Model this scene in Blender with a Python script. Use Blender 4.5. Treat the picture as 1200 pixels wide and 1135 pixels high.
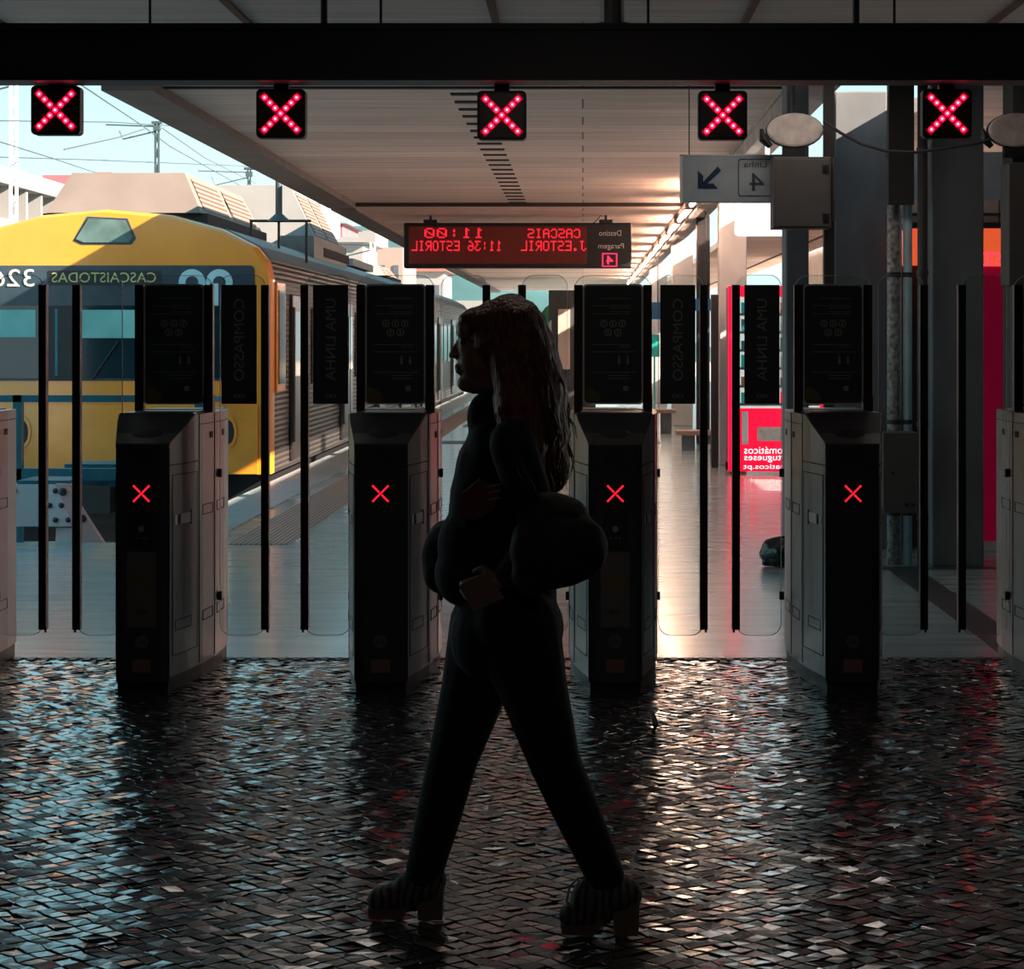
import bpy, math, random
from mathutils import Vector, Matrix, noise
R = math.radians
rnd = random.Random(7)
for o in list(bpy.data.objects): bpy.data.objects.remove(o)
COL = bpy.context.scene.collection
SC = bpy.context.scene
# ------------------------------------------------------------------ camera
F = 2300.0; CH = 1.6; VX = 683.0; HY = 398.0      # focal length in pixels, eye height, vanishing point
cd = bpy.data.cameras.new('camera'); cam = bpy.data.objects.new('camera', cd); COL.objects.link(cam)
cam.location = (0, 0, CH); cam.rotation_euler = (R(90), 0, 0)
cd.sensor_fit = 'HORIZONTAL'; cd.sensor_width = 36; cd.lens = 36 * F / 1200
cd.shift_x = -(VX - 600) / 1200; cd.shift_y = (HY - 567.5) / 1200
cd.clip_end = 1000; cd.clip_start = 0.05
SC.camera = cam
# ------------------------------------------------------------------ sky, sun, exposure
w = bpy.data.worlds.new('sky'); SC.world = w; w.use_nodes = True
nt = w.node_tree; nt.nodes.clear()
tc = nt.nodes.new('ShaderNodeTexCoord'); sx = nt.nodes.new('ShaderNodeSeparateXYZ')
cr = nt.nodes.new('ShaderNodeValToRGB'); bg = nt.nodes.new('ShaderNodeBackground'); ow = nt.nodes.new('ShaderNodeOutputWorld')
nt.links.new(tc.outputs['Generated'], sx.inputs[0]); nt.links.new(sx.outputs['Z'], cr.inputs[0])
nt.links.new(cr.outputs[0], bg.inputs[0]); nt.links.new(bg.outputs[0], ow.inputs[0])
cr.color_ramp.elements[0].position = 0.0; cr.color_ramp.elements[0].color = (0.80, 0.93, 0.95, 1)
cr.color_ramp.elements[1].position = 0.7; cr.color_ramp.elements[1].color = (0.16, 0.46, 0.62, 1)
e = cr.color_ramp.elements.new(0.16); e.color = (0.44, 0.80, 0.90, 1)
bg.inputs[1].default_value = 0.48
sun = bpy.data.lights.new('sun', 'SUN'); so = bpy.data.objects.new('sun', sun); COL.objects.link(so)
sun.energy = 8.0; sun.angle = R(0.6); sun.color = (1.0, 0.80, 0.64)
so.rotation_euler = Vector((-1, 0.38, -0.58)).to_track_quat('-Z', 'Y').to_euler()
SC.view_settings.view_transform = 'Standard'; SC.view_settings.look = 'None'
SC.view_settings.gamma = 1; SC.view_settings.use_curve_mapping = False
SC.view_settings.exposure = 1.5
SC.cycles.max_bounces = 10; SC.cycles.transparent_max_bounces = 24
SC.cycles.use_denoising = True
# ------------------------------------------------------------------ materials
def mat(name, col, rough=0.6, metal=0.0, var=0.12, scale=6.0, bump=0.0, stretch=(1, 1, 1), emit=None, es=0.0, spec=0.5, bscale=None, coat=0.0):
    m = bpy.data.materials.new(name); m.use_nodes = True; n = m.node_tree; b = n.nodes['Principled BSDF']
    b.inputs['Roughness'].default_value = rough; b.inputs['Metallic'].default_value = metal
    b.inputs['Specular IOR Level'].default_value = spec
    if coat: b.inputs['Coat Weight'].default_value = coat; b.inputs['Coat Roughness'].default_value = 0.12; b.inputs['Coat IOR'].default_value = 2.2
    t = n.nodes.new('ShaderNodeTexCoord'); mp = n.nodes.new('ShaderNodeMapping'); ns = n.nodes.new('ShaderNodeTexNoise')
    mp.inputs['Scale'].default_value = stretch
    n.links.new(t.outputs['Object'], mp.inputs[0]); n.links.new(mp.outputs[0], ns.inputs['Vector'])
    ns.inputs['Scale'].default_value = scale; ns.inputs['Detail'].default_value = 5
    r = n.nodes.new('ShaderNodeValToRGB'); n.links.new(ns.outputs['Fac'], r.inputs[0])
    r.color_ramp.elements[0].position = 0.3; r.color_ramp.elements[1].position = 0.7
    r.color_ramp.elements[0].color = tuple(c * (1 - var) for c in col) + (1,)
    r.color_ramp.elements[1].color = tuple(min(1, c * (1 + var)) for c in col) + (1,)
    n.links.new(r.outputs[0], b.inputs['Base Color'])
    if bump:
        bp = n.nodes.new('ShaderNodeBump'); bp.inputs['Strength'].default_value = bump; bp.inputs['Distance'].default_value = 0.02
        if bscale:
            n2 = n.nodes.new('ShaderNodeTexNoise'); n2.inputs['Scale'].default_value = bscale; n2.inputs['Detail'].default_value = 3
            n.links.new(mp.outputs[0], n2.inputs['Vector']); n.links.new(n2.outputs['Fac'], bp.inputs['Height'])
        else: n.links.new(ns.outputs['Fac'], bp.inputs['Height'])
        n.links.new(bp.outputs[0], b.inputs['Normal'])
    if emit:
        b.inputs['Emission Color'].default_value = tuple(emit) + (1,); b.inputs['Emission Strength'].default_value = es
    return m
def glassmat(name, tint=(0.93, 0.97, 0.97), ior=1.5):
    m = bpy.data.materials.new(name); m.use_nodes = True; n = m.node_tree; n.nodes.clear()
    o = n.nodes.new('ShaderNodeOutputMaterial'); mx = n.nodes.new('ShaderNodeMixShader')
    tr = n.nodes.new('ShaderNodeBsdfTransparent'); gl = n.nodes.new('ShaderNodeBsdfGlossy'); fr = n.nodes.new('ShaderNodeFresnel')
    ns = n.nodes.new('ShaderNodeTexNoise'); ns.inputs['Scale'].default_value = 3
    mr = n.nodes.new('ShaderNodeMapRange'); mr.inputs['To Min'].default_value = 0.0; mr.inputs['To Max'].default_value = 0.04
    n.links.new(ns.outputs['Fac'], mr.inputs['Value']); n.links.new(mr.outputs[0], gl.inputs['Roughness'])
    tr.inputs[0].default_value = tint + (1,); fr.inputs[0].default_value = ior
    n.links.new(fr.outputs[0], mx.inputs[0]); n.links.new(tr.outputs[0], mx.inputs[1]); n.links.new(gl.outputs[0], mx.inputs[2])
    n.links.new(mx.outputs[0], o.inputs[0]); return m
def boards(name, c1, c2, mortar, bw, rh, rough=0.8, axis='x'):
    m = bpy.data.materials.new(name); m.use_nodes = True; n = m.node_tree; b = n.nodes['Principled BSDF']
    b.inputs['Roughness'].default_value = rough; b.inputs['Specular IOR Level'].default_value = 0.25
    t = n.nodes.new('ShaderNodeTexCoord'); br = n.nodes.new('ShaderNodeTexBrick'); ns = n.nodes.new('ShaderNodeTexNoise')
    mp = n.nodes.new('ShaderNodeMapping'); mp.inputs['Scale'].default_value = (0.6, 9, 1)
    n.links.new(t.outputs['Object'], br.inputs['Vector']); n.links.new(t.outputs['Object'], mp.inputs[0]); n.links.new(mp.outputs[0], ns.inputs['Vector'])
    br.inputs['Color1'].default_value = c1 + (1,); br.inputs['Color2'].default_value = c2 + (1,); br.inputs['Mortar'].default_value = mortar + (1,)
    br.inputs['Scale'].default_value = 1; br.inputs['Brick Width'].default_value = bw; br.inputs['Row Height'].default_value = rh
    br.inputs['Mortar Size'].default_value = 0.008; br.inputs['Mortar Smooth'].default_value = 0.3; br.offset = 0.37
    ns.inputs['Scale'].default_value = 1.5; ns.inputs['Detail'].default_value = 6
    mr = n.nodes.new('ShaderNodeMapRange'); mr.inputs['To Min'].default_value = 0.6; mr.inputs['To Max'].default_value = 1.25
    mx = n.nodes.new('ShaderNodeMix'); mx.data_type = 'RGBA'; mx.blend_type = 'MULTIPLY'; mx.inputs[0].default_value = 1
    n.links.new(ns.outputs['Fac'], mr.inputs['Value']); n.links.new(br.outputs['Color'], mx.inputs[6]); n.links.new(mr.outputs[0], mx.inputs[7])
    n.links.new(mx.outputs[2], b.inputs['Base Color'])
    return m
def stripes(name, c1, c2, scale, rough=0.5, axis='Z', metal=0.0, dist=0.0, bump=0.4):
    m = bpy.data.materials.new(name); m.use_nodes = True; n = m.node_tree; b = n.nodes['Principled BSDF']
    b.inputs['Roughness'].default_value = rough; b.inputs['Metallic'].default_value = metal
    t = n.nodes.new('ShaderNodeTexCoord'); wv = n.nodes.new('ShaderNodeTexWave'); wv.bands_direction = axis
    wv.inputs['Scale'].default_value = scale; wv.inputs['Distortion'].default_value = dist; wv.inputs['Detail'].default_value = 2
    n.links.new(t.outputs['Object'], wv.inputs['Vector'])
    r = n.nodes.new('ShaderNodeValToRGB'); n.links.new(wv.outputs['Fac'], r.inputs[0])
    r.color_ramp.elements[0].position = 0.3; r.color_ramp.elements[1].position = 0.6
    r.color_ramp.elements[0].color = c1 + (1,); r.color_ramp.elements[1].color = c2 + (1,)
    n.links.new(r.outputs[0], b.inputs['Base Color'])
    bp = n.nodes.new('ShaderNodeBump'); bp.inputs['Strength'].default_value = bump; bp.inputs['Distance'].default_value = 0.02
    n.links.new(wv.outputs['Fac'], bp.inputs['Height']); n.links.new(bp.outputs[0], b.inputs['Normal'])
    return m
M = {}
M['black'] = mat('black_paint', (0.012, 0.012, 0.014), 0.45)
M['blackgloss'] = mat('black_gloss', (0.030, 0.030, 0.033), 0.3, bump=0.02)
M['beam'] = mat('beam_paint', (0.020, 0.022, 0.026), 0.5, scale=3)
M['steel'] = mat('brushed_steel', (0.20, 0.20, 0.20), 0.30, 1.0, 0.10, 3, bump=0.03, stretch=(6, 6, 0.6))
M['steeldark'] = mat('dark_steel', (0.20, 0.20, 0.20), 0.35, 0.9, 0.2, 5)
M['seam'] = mat('seam', (0.01, 0.01, 0.01), 0.6)
M['polebrown'] = mat('anodised_pole', (0.030, 0.020, 0.018), 0.35, 0.4)
M['notice'] = mat('notice_dark', (0.020, 0.040, 0.035), 0.35)
M['noticeprint'] = mat('notice_print', (0.24, 0.25, 0.24), 0.6)
M['noticegold'] = mat('notice_gold', (0.10, 0.09, 0.015), 0.6)
M['noticeframe'] = mat('notice_frame', (0.62, 0.64, 0.64), 0.35, 0.5)
M['leafsign'] = mat('leaf_sign', (0.022, 0.035, 0.035), 0.4)
M['glass'] = glassmat('clear_glass')
M['glassedge'] = mat('glass_edge', (0.60, 0.68, 0.66), 0.25)
M['led'] = mat('led_red', (0.9, 0.02, 0.05), 0.4, emit=(1.0, 0.012, 0.05), es=1.6)
M['ledhot'] = mat('led_core', (1, 0.4, 0.5), 0.4, emit=(1.0, 0.22, 0.32), es=3.2)
M['ledhalo'] = mat('led_halo', (0.20, 0.005, 0.02), 0.35, emit=(1.0, 0.0, 0.03), es=0.10)
M['ledtext'] = mat('led_text', (0.8, 0.02, 0.03), 0.4, emit=(1.0, 0.012, 0.03), es=0.6)
M['dispface'] = mat('display_window', (0.10, 0.018, 0.014), 0.25, emit=(0.35, 0.03, 0.02), es=0.03)
M['glowwhite'] = mat('glow_lettering', (0.85, 0.80, 0.80), 0.6, emit=(1, .93, .95), es=0.55)  # emission added so the lettering stays white on the red door
M['printwhite'] = mat('print_white', (0.70, 0.66, 0.62), 0.6)
M['white'] = mat('white_paint', (0.80, 0.80, 0.79), 0.5)
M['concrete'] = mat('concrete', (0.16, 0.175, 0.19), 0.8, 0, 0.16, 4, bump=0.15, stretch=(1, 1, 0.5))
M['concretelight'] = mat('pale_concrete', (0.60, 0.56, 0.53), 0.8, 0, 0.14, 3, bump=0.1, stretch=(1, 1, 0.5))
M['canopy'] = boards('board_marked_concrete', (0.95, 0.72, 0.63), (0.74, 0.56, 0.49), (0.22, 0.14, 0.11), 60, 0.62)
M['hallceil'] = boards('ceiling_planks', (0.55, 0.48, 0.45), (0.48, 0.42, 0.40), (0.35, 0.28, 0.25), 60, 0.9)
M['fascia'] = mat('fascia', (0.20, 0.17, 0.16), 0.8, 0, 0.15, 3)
M['cornice'] = mat('cornice', (0.46, 0.40, 0.37), 0.7, 0, 0.2, 3)
M['slot'] = mat('slot', (0.05, 0.035, 0.03), 0.9)
M['brown'] = mat('brown_joint', (0.10, 0.05, 0.035), 0.8)
M['platform'] = mat('polished_floor', (0.36, 0.42, 0.435), 0.25, 0, 0.22, 2.2, bump=0.22, stretch=(0.5, 3.2, 1), bscale=3.5, spec=0.6, coat=0.4)
M['paver'] = mat('dark_bed', (0.012, 0.012, 0.013), 0.9)
M['cobble'] = mat('worn_cobble', (0.030, 0.031, 0.033), 0.22, 0, 0.5, 12, bump=0.10, bscale=30, spec=1.0, coat=1.0)
M['wall'] = mat('hall_wall', (0.055, 0.05, 0.05), 0.9)
M['street'] = mat('bounce_paving', (0.80, 0.68, 0.58), 0.85, 0, 0.1, 1)  # kept pale so the ground outside bounces warm sun under the roofs
M['gutter'] = mat('gutter', (0.05, 0.05, 0.055), 0.45)
M['tactile'] = stripes('tactile_paving', (0.24, 0.12, 0.09), (0.52, 0.33, 0.27), 8.0, 0.6, 'X')
M['edge'] = mat('platform_edge', (0.36, 0.39, 0.41), 0.45, 0, 0.12, 3)
M['ballast'] = mat('ballast', (0.30, 0.29, 0.27), 0.9, 0, 0.5, 20, bump=0.8)
M['yellow'] = mat('train_yellow', (0.98, 0.31, 0.018), 0.35, 0, 0.10, 1.5, coat=0.4)
M['yellowlower'] = mat('train_yellow_lower', (1.0, 0.31, 0.02), 0.4, 0, 0.14, 2.5, coat=0.4)  # slightly stronger, more mottled yellow for the apron
M['corr'] = stripes('corrugated_side', (0.045, 0.038, 0.036), (0.11, 0.092, 0.086), 5.0, 0.4, 'Z', 0.5)
M['corrroof'] = mat('roof_skin', (0.16, 0.15, 0.15), 0.5, 0.3, 0.2, 4)
M['roofbeige'] = mat('roof_unit_beige', (0.20, 0.16, 0.14), 0.6, 0, 0.1, 2)
M['roofwhite'] = mat('roof_unit_white', (0.25, 0.245, 0.24), 0.6, 0, 0.08, 2)
M['grille'] = stripes('louvre', (0.10, 0.05, 0.035), (0.30, 0.19, 0.15), 5.0, 0.6, 'Z')
M['trainglass'] = mat('train_glass', (0.010, 0.03, 0.04), 0.08, 0, 0.3, 1.5, spec=0.8)
M['trainheader'] = mat('train_header', (0.035, 0.055, 0.075), 0.25, 0, 0.25, 2)
M['blind'] = mat('train_blind', (0.20, 0.50, 0.48), 0.5, 0, 0.15, 3)
M['windowgreen'] = mat('greenish_glass', (0.10, 0.17, 0.16), 0.15, 0, 0.35, 3)
M['cpblue'] = mat('pale_blue_logo', (0.45, 0.68, 0.75), 0.5)
M['olive'] = mat('destination_text', (0.30, 0.34, 0.16), 0.5, emit=(0.5, 0.55, 0.2), es=0.05)
M['blueframe'] = mat('blue_frame', (0.02, 0.15, 0.20), 0.5, 0, 0.25, 4)
M['bufferwhite'] = mat('buffer_white', (0.66, 0.62, 0.64), 0.6, 0, 0.08, 4)
M['bufferpink'] = mat('buffer_pink', (0.68, 0.40, 0.38), 0.6, 0, 0.1, 4)
M['bolt'] = mat('bolt', (0.05, 0.05, 0.055), 0.5, 0.4)
M['red'] = mat('vending_red', (0.85, 0.005, 0.045), 0.4, emit=(1.0, 0.0, 0.035), es=0.42)
M['redside'] = mat('vending_side', (0.35, 0.12, 0.16), 0.4)
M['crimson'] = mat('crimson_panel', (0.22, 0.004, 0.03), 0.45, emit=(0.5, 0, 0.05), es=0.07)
M['orangescreen'] = mat('orange_screen', (0.40, 0.07, 0.02), 0.4, emit=(0.8, 0.10, 0.03), es=0.32)
M['backlit'] = mat('backlit_panel', (0.85, 0.86, 0.85), 0.5, emit=(0.9, 0.95, 0.95), es=0.55)
M['signgrey'] = mat('sign_face', (0.44, 0.48, 0.52), 0.45)
M['signdark'] = mat('sign_edge', (0.06, 0.065, 0.07), 0.45)
M['signblue'] = mat('sign_blue', (0.006, 0.035, 0.08), 0.5)
M['cabinet'] = mat('cabinet_grey', (0.095, 0.086, 0.083), 0.55, 0, 0.1, 8)
M['lamp'] = mat('lamp_back', (0.70, 0.60, 0.55), 0.6, 0, 0.2, 14)
M['pipemottled'] = mat('flaking_pipe', (0.42, 0.38, 0.36), 0.7, 0, 0.7, 30)
M['pipeblue'] = mat('pale_blue_pipe', (0.62, 0.82, 0.88), 0.5)
M['pipedark'] = mat('dark_pipe', (0.04, 0.035, 0.035), 0.6)
M['cable'] = mat('cable', (0.05, 0.05, 0.05), 0.6)
M['wood'] = mat('bench_wood', (0.46, 0.25, 0.18), 0.5, 0, 0.2, 6, stretch=(1, 8, 8))
M['bluesign'] = mat('blue_sign', (0.01, 0.10, 0.22), 0.5)
M['teal'] = mat('teal_poster', (0.02, 0.45, 0.42), 0.5)
M['green'] = mat('foliage_green', (0.05, 0.22, 0.10), 0.8, 0, 0.4, 2)
M['hill'] = mat('hill_woods', (0.04, 0.11, 0.12), 0.9, 0, 0.3, 0.08)
M['bldwhite'] = mat('render_white', (0.28, 0.28, 0.28), 0.8, 0, 0.05, 0.4)
M['bldpink'] = mat('render_pink', (0.34, 0.13, 0.15), 0.8, 0, 0.08, 0.4)
M['bldcream'] = mat('render_cream', (0.32, 0.23, 0.20), 0.8, 0, 0.08, 0.4)
M['rooftile'] = mat('roof_tile', (0.34, 0.12, 0.10), 0.8, 0, 0.15, 2)
M['bldwin'] = mat('far_window', (0.07, 0.10, 0.12), 0.3)
M['mast'] = mat('mast_steel', (0.05, 0.08, 0.09), 0.6)
M['mastwhite'] = mat('mast_white', (0.85, 0.85, 0.84), 0.6)
M['plastic'] = mat('bin_bag', (0.010, 0.012, 0.014), 0.18, 0, 0.2, 5, bump=0.8, bscale=14)
M['skin'] = mat('skin', (0.20, 0.10, 0.07), 0.5)
M['hair'] = mat('auburn_hair', (0.11, 0.028, 0.014), 0.45, 0, 0.4, 20, bump=0.6, bscale=40, stretch=(3, 3, 0.5))
M['top'] = mat('dark_navy_top', (0.005, 0.007, 0.011), 0.9, bump=0.3, bscale=10)
M['trousers'] = mat('dark_denim', (0.003, 0.004, 0.007), 0.9, bump=0.3, bscale=12)
M['bag'] = mat('black_bag', (0.006, 0.006, 0.006), 0.75, 0, 0.3, 20, bump=0.5, bscale=16)
M['jacket'] = mat('black_jacket', (0.005, 0.005, 0.006), 0.85, 0, 0.3, 20, bump=0.6, bscale=12)
M['patch'] = mat('red_print', (0.11, 0.014, 0.022), 0.8)
M['patchwhite'] = mat('pale_print', (0.20, 0.19, 0.19), 0.8)
M['wallet'] = mat('brown_card', (0.16, 0.085, 0.07), 0.6)
M['tan'] = mat('tan_heel', (0.11, 0.075, 0.05), 0.6, stretch=(1, 1, 8))
M['zebra'] = stripes('zebra_upper', (0.012, 0.010, 0.010), (0.085, 0.068, 0.066), 14.0, 0.7, 'X', 0, 6.0, 0.1)
M['shop'] = mat('shop_dark', (0.035, 0.03, 0.03), 0.7)
M['can'] = mat('snack_pack', (0.45, 0.30, 0.22), 0.5, 0, 0.8, 9)
M['shelf'] = mat('vending_shelf', (0.75, 0.75, 0.72), 0.5, emit=(0.8, 0.85, 0.8), es=0.18)
M['palesteel'] = mat('pale_edge', (0.55, 0.70, 0.74), 0.5)  # pale blue-grey of the slim platform post
# ------------------------------------------------------------------ mesh helpers
class MB:
    def __init__(s): s.v = []; s.f = []
    def add(s, vs, fs):
        k = len(s.v); s.v += [tuple(v) for v in vs]; s.f += [tuple(i + k for i in f) for f in fs]; return s
    def box(s, x0, x1, y0, y1, z0, z1):
        return s.add([(x0,y0,z0),(x1,y0,z0),(x1,y1,z0),(x0,y1,z0),(x0,y0,z1),(x1,y0,z1),(x1,y1,z1),(x0,y1,z1)],
                     [(0,3,2,1),(4,5,6,7),(0,1,5,4),(1,2,6,5),(2,3,7,6),(3,0,4,7)])
    def prism(s, poly, d0, d1, axis='y'):
        n = len(poly)
        def P(a, b, d): return (a, d, b) if axis == 'y' else ((d, a, b) if axis == 'x' else (a, b, d))
        vs = [P(a, b, d0) for a, b in poly] + [P(a, b, d1) for a, b in poly]
        fs = [tuple(range(n)), tuple(range(2 * n - 1, n - 1, -1))] + [(i, i + n, (i + 1) % n + n, (i + 1) % n) for i in range(n)]
        return s.add(vs, fs)
    def tube(s, pts, r, n=8, caps=True):
        pts = [Vector(p) for p in pts]; rs = r if isinstance(r, (list, tuple)) else [r] * len(pts)
        vs = []; fs = []
        up = None
        for i, p in enumerate(pts):
            t = (pts[min(i + 1, len(pts) - 1)] - pts[max(i - 1, 0)]).normalized()
            if up is None or abs(up.dot(t)) > 0.95: up = Vector((0, 0, 1)) if abs(t.z) < 0.9 else Vector((0, 1, 0))
            a = t.cross(up).normalized(); b = t.cross(a).normalized()
            for k in range(n):
                an = 2 * math.pi * k / n; vs.append(p + (a * math.cos(an) + b * math.sin(an)) * rs[i])
        for i in range(len(pts) - 1):
            for k in range(n): fs.append((i*n+k, i*n+(k+1)%n, (i+1)*n+(k+1)%n, (i+1)*n+k))
        if caps: fs.append(tuple(range(n - 1, -1, -1))); fs.append(tuple((len(pts)-1)*n + k for k in range(n)))
        return s.add(vs, fs)
    def ball(s, c, r, n=16, m=10, rot=None):
        if not isinstance(r, (list, tuple)): r = (r, r, r)
        vs = []; fs = []
        for j in range(1, m):
            th = math.pi * j / m
            for k in range(n):
                ph = 2 * math.pi * k / n
                v = Vector((r[0]*math.sin(th)*math.cos(ph), r[1]*math.sin(th)*math.sin(ph), r[2]*math.cos(th)))
                if rot: v = rot @ v
                vs.append(v + Vector(c))
        t = Vector((0,0,r[2])); b = Vector((0,0,-r[2]))
        if rot: t = rot @ t; b = rot @ b
        vs.append(t + Vector(c)); vs.append(b + Vector(c)); T = len(vs) - 2; B = T + 1
        for j in range(m - 2):
            for k in range(n): fs.append((j*n+k, (j+1)*n+k, (j+1)*n+(k+1)%n, j*n+(k+1)%n))
        for k in range(n): fs.append((T, k, (k+1)%n)); fs.append((B, (m-2)*n+(k+1)%n, (m-2)*n+k))
        return s.add(vs, fs)
    def capsule(s, a, ra, b, rb, flat=1.0):
        a = Vector(a); b = Vector(b); pts = []; rs = []
        L = (b - a).length
        if L < 1e-6: return s.ball(a, ra)
        d = (b - a) / L
        for i in range(5): an = math.pi/2 * (1 - i/5); pts.append(a - d*ra*math.sin(an)); rs.append(max(ra*math.cos(an), 0.0005))
        for i in range(5): t = i/4; pts.append(a + (b-a)*t); rs.append(ra + (rb-ra)*t)
        for i in range(1, 6): an = math.pi/2 * i/5; pts.append(b + d*rb*math.sin(an)); rs.append(max(rb*math.cos(an), 0.0005))
        return s.tube(pts, rs, 14)
    def disc(s, cx, cz, r, y0, y1, n=20, rx=None):
        return s.prism([(cx + (rx or r)*math.cos(2*math.pi*k/n), cz + r*math.sin(2*math.pi*k/n)) for k in range(n)], y0, y1)
    def text(s, body, cx, cz, h, width, y, th=0.002, mirror=True, vertical=False):
        c = bpy.data.curves.new('t', 'FONT'); c.body = body; c.size = 1; c.extrude = 0.0; c.resolution_u = 3
        o = bpy.data.objects.new('t', c); COL.objects.link(o)
        bpy.context.view_layer.update()
        me = bpy.data.meshes.new_from_object(o.evaluated_get(bpy.context.evaluated_depsgraph_get()))
        vs = [v.co.copy() for v in me.vertices]; fs = [tuple(p.vertices) for p in me.polygons]
        bpy.data.objects.remove(o); bpy.data.curves.remove(c); bpy.data.meshes.remove(me)
        if not vs: return s
        x0 = min(v.x for v in vs); x1 = max(v.x for v in vs); z0 = min(v.y for v in vs); z1 = max(v.y for v in vs)
        out = []
        for v in vs:
            a = ((v.x - x0) / (x1 - x0) - 0.5) * width; b = ((v.y - z0) / (z1 - z0) - 0.5) * h
            if vertical: a, b = b, -a          # reads downwards
            if mirror: a = -a
            out.append((cx + a, y, cz + b))
        return s.add(out, fs)
    def build(s, name, m, parent=None, smooth=False, bevel=0.0):
        me = bpy.data.meshes.new(name); me.from_pydata([tuple(v) for v in s.v], [], s.f); me.update()
        ob = bpy.data.objects.new(name, me); COL.objects.link(ob); me.materials.append(M[m] if isinstance(m, str) else m)
        if parent: ob.parent = parent
        if smooth:
            me.polygons.foreach_set('use_smooth', [True] * len(me.polygons))
        if bevel:
            b = ob.modifiers.new('bevel', 'BEVEL'); b.width = bevel; b.segments = 2; b.limit_method = 'ANGLE'
        return ob
def remesh(o, voxel, smooth=4):
    r = o.modifiers.new('r', 'REMESH'); r.mode = 'VOXEL'; r.voxel_size = voxel; r.use_smooth_shade = True
    s = o.modifiers.new('s', 'SMOOTH'); s.factor = 0.5; s.iterations = smooth
    bpy.context.view_layer.update()
    me = bpy.data.meshes.new_from_object(o.evaluated_get(bpy.context.evaluated_depsgraph_get()))
    o.modifiers.clear(); old = o.data; o.data = me; me.name = old.name; bpy.data.meshes.remove(old)
    return o
def empty(name, loc, label, cat, group=None):
    o = bpy.data.objects.new(name, None); COL.objects.link(o); o.location = loc; o.empty_display_size = 0.1
    return tag(o, label, cat, group)
def tag(o, label, cat, group=None, kind=None):
    o['label'] = label; o['category'] = cat
    if group: o['group'] = group
    if kind: o['kind'] = kind
    return o
def struct(o): o['kind'] = 'structure'; return o
def copy_tree(o, parent=None):
    c = o.copy(); COL.objects.link(c)
    if parent: c.parent = parent
    for ch in list(o.children): copy_tree(ch, c)
    return c
def px(x, Y): return (x - VX) * Y / F        # photo column seen at depth Y -> metres
def pz(y, Y): return CH + (HY - y) * Y / F
def rrect(x0, x1, z0, z1, r, n=5, corners=(1, 1, 1, 1)):
    pts = []
    for (cx, cz, a0, on) in ((x1, z1, 0, corners[0]), (x0, z1, 90, corners[1]), (x0, z0, 180, corners[2]), (x1, z0, 270, corners[3])):
        if not on: pts.append((cx, cz)); continue
        sx_ = -1 if cx == x1 else 1; sz_ = -1 if cz == z1 else 1
        for k in range(n + 1):
            a = R(a0 + 90 * k / n); pts.append((cx + sx_*r + r*math.cos(a), cz + sz_*r + r*math.sin(a)))
    return pts
def ring(mb, outer, inner, y0, y1):
    n = len(outer)
    vs = [(a, y0, b) for a, b in outer] + [(a, y0, b) for a, b in inner] + [(a, y1, b) for a, b in outer] + [(a, y1, b) for a, b in inner]
    fs = []
    for i in range(n):
        j = (i + 1) % n
        fs += [(i, j, n+j, n+i), (2*n+i, 3*n+i, 3*n+j, 2*n+j), (i, 2*n+i, 2*n+j, j), (n+i, n+j, 3*n+j, 3*n+i)]
    return mb.add(vs, fs)

# ------------------------------------------------------------------ the setting
DR = 9.84                                     # where cobbles meet the polished floor
struct(MB().box(-9, 9, -6, 3.4, -0.15, 0.0).box(-9, 9, 3.4, DR, -0.15, -0.008).build('floor', 'paver'))
def cobbles():
    mb = MB(); a = 0.052; ang = R(41); ca, sa = math.cos(ang), math.sin(ang)
    N = 155
    rr = random.Random(3)
    jit = {}
    def node(i, j):
        k = (i, j)
        if k not in jit: jit[k] = (rr.uniform(-.17, .17), rr.uniform(-.17, .17))
        u = (i + jit[k][0]) * a; v = (j + jit[k][1]) * a
        return ((u*ca - v*sa)*1.12, 6.6 + (u*sa + v*ca)*.92)
    for i in range(-N, N):
        for j in range(-N, N):
            u, v = (i+.5)*a, (j+.5)*a; x = (u*ca - v*sa)*1.12; y = 6.6 + (u*sa + v*ca)*.92
            if not (3.5 < y < DR - 0.06) or abs(x) > 0.4 + y * 0.42: continue
            q = [node(i, j), node(i+1, j), node(i+1, j+1), node(i, j+1)]
            cx = sum(p[0] for p in q)/4; cy = sum(p[1] for p in q)/4
            tx, ty = rr.gauss(0, .045), rr.gauss(0, .055); h = rr.uniform(-.0015, .0015)
            def z(p, base): return base + h + (p[0]-cx)*tx + (p[1]-cy)*ty
            vs = []
            for s_, zb in ((0.905, -0.012), (0.90, -0.0002), (0.78, 0.0003)):
                for p in q:
                    pp = (cx + (p[0]-cx)*s_, cy + (p[1]-cy)*s_); vs.append((pp[0], pp[1], zb if zb == -0.012 else z(pp, zb) + rr.uniform(-.0007, .0007)))
            vs.append((cx, cy, h + 0.0005))
            fs = []
            for r_ in (0, 4):
                for k in range(4): fs.append((r_+k, r_+(k+1)%4, r_+4+(k+1)%4, r_+4+k))
            for k in range(4): fs.append((8+k, 8+(k+1)%4, 12))
            mb.add(vs, fs)
    return mb
cb = cobbles().build('floor_cobblestones', 'cobble'); struct(cb)
struct(MB().box(-9, -3.5, DR + .04, 15.5, -1.2, 0).box(-3.5, 9, DR + .04, 75, -1.2, 0).build('floor_platform', 'platform'))
dm = MB()
x = -6.0
dm.box(-9, 9, DR - .05, DR + .04, -0.1, -0.006)
while x < 6: dm.box(x, x + .035, DR - .045, DR + .035, -0.006, 0.004); x += 0.07
struct(dm.build('trim_drainage_grating', 'gutter'))
struct(MB().box(-2.78, -2.30, 15.33, 70, 0.0, 0.006).build('trim_tactile_paving', 'tactile'))
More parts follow.
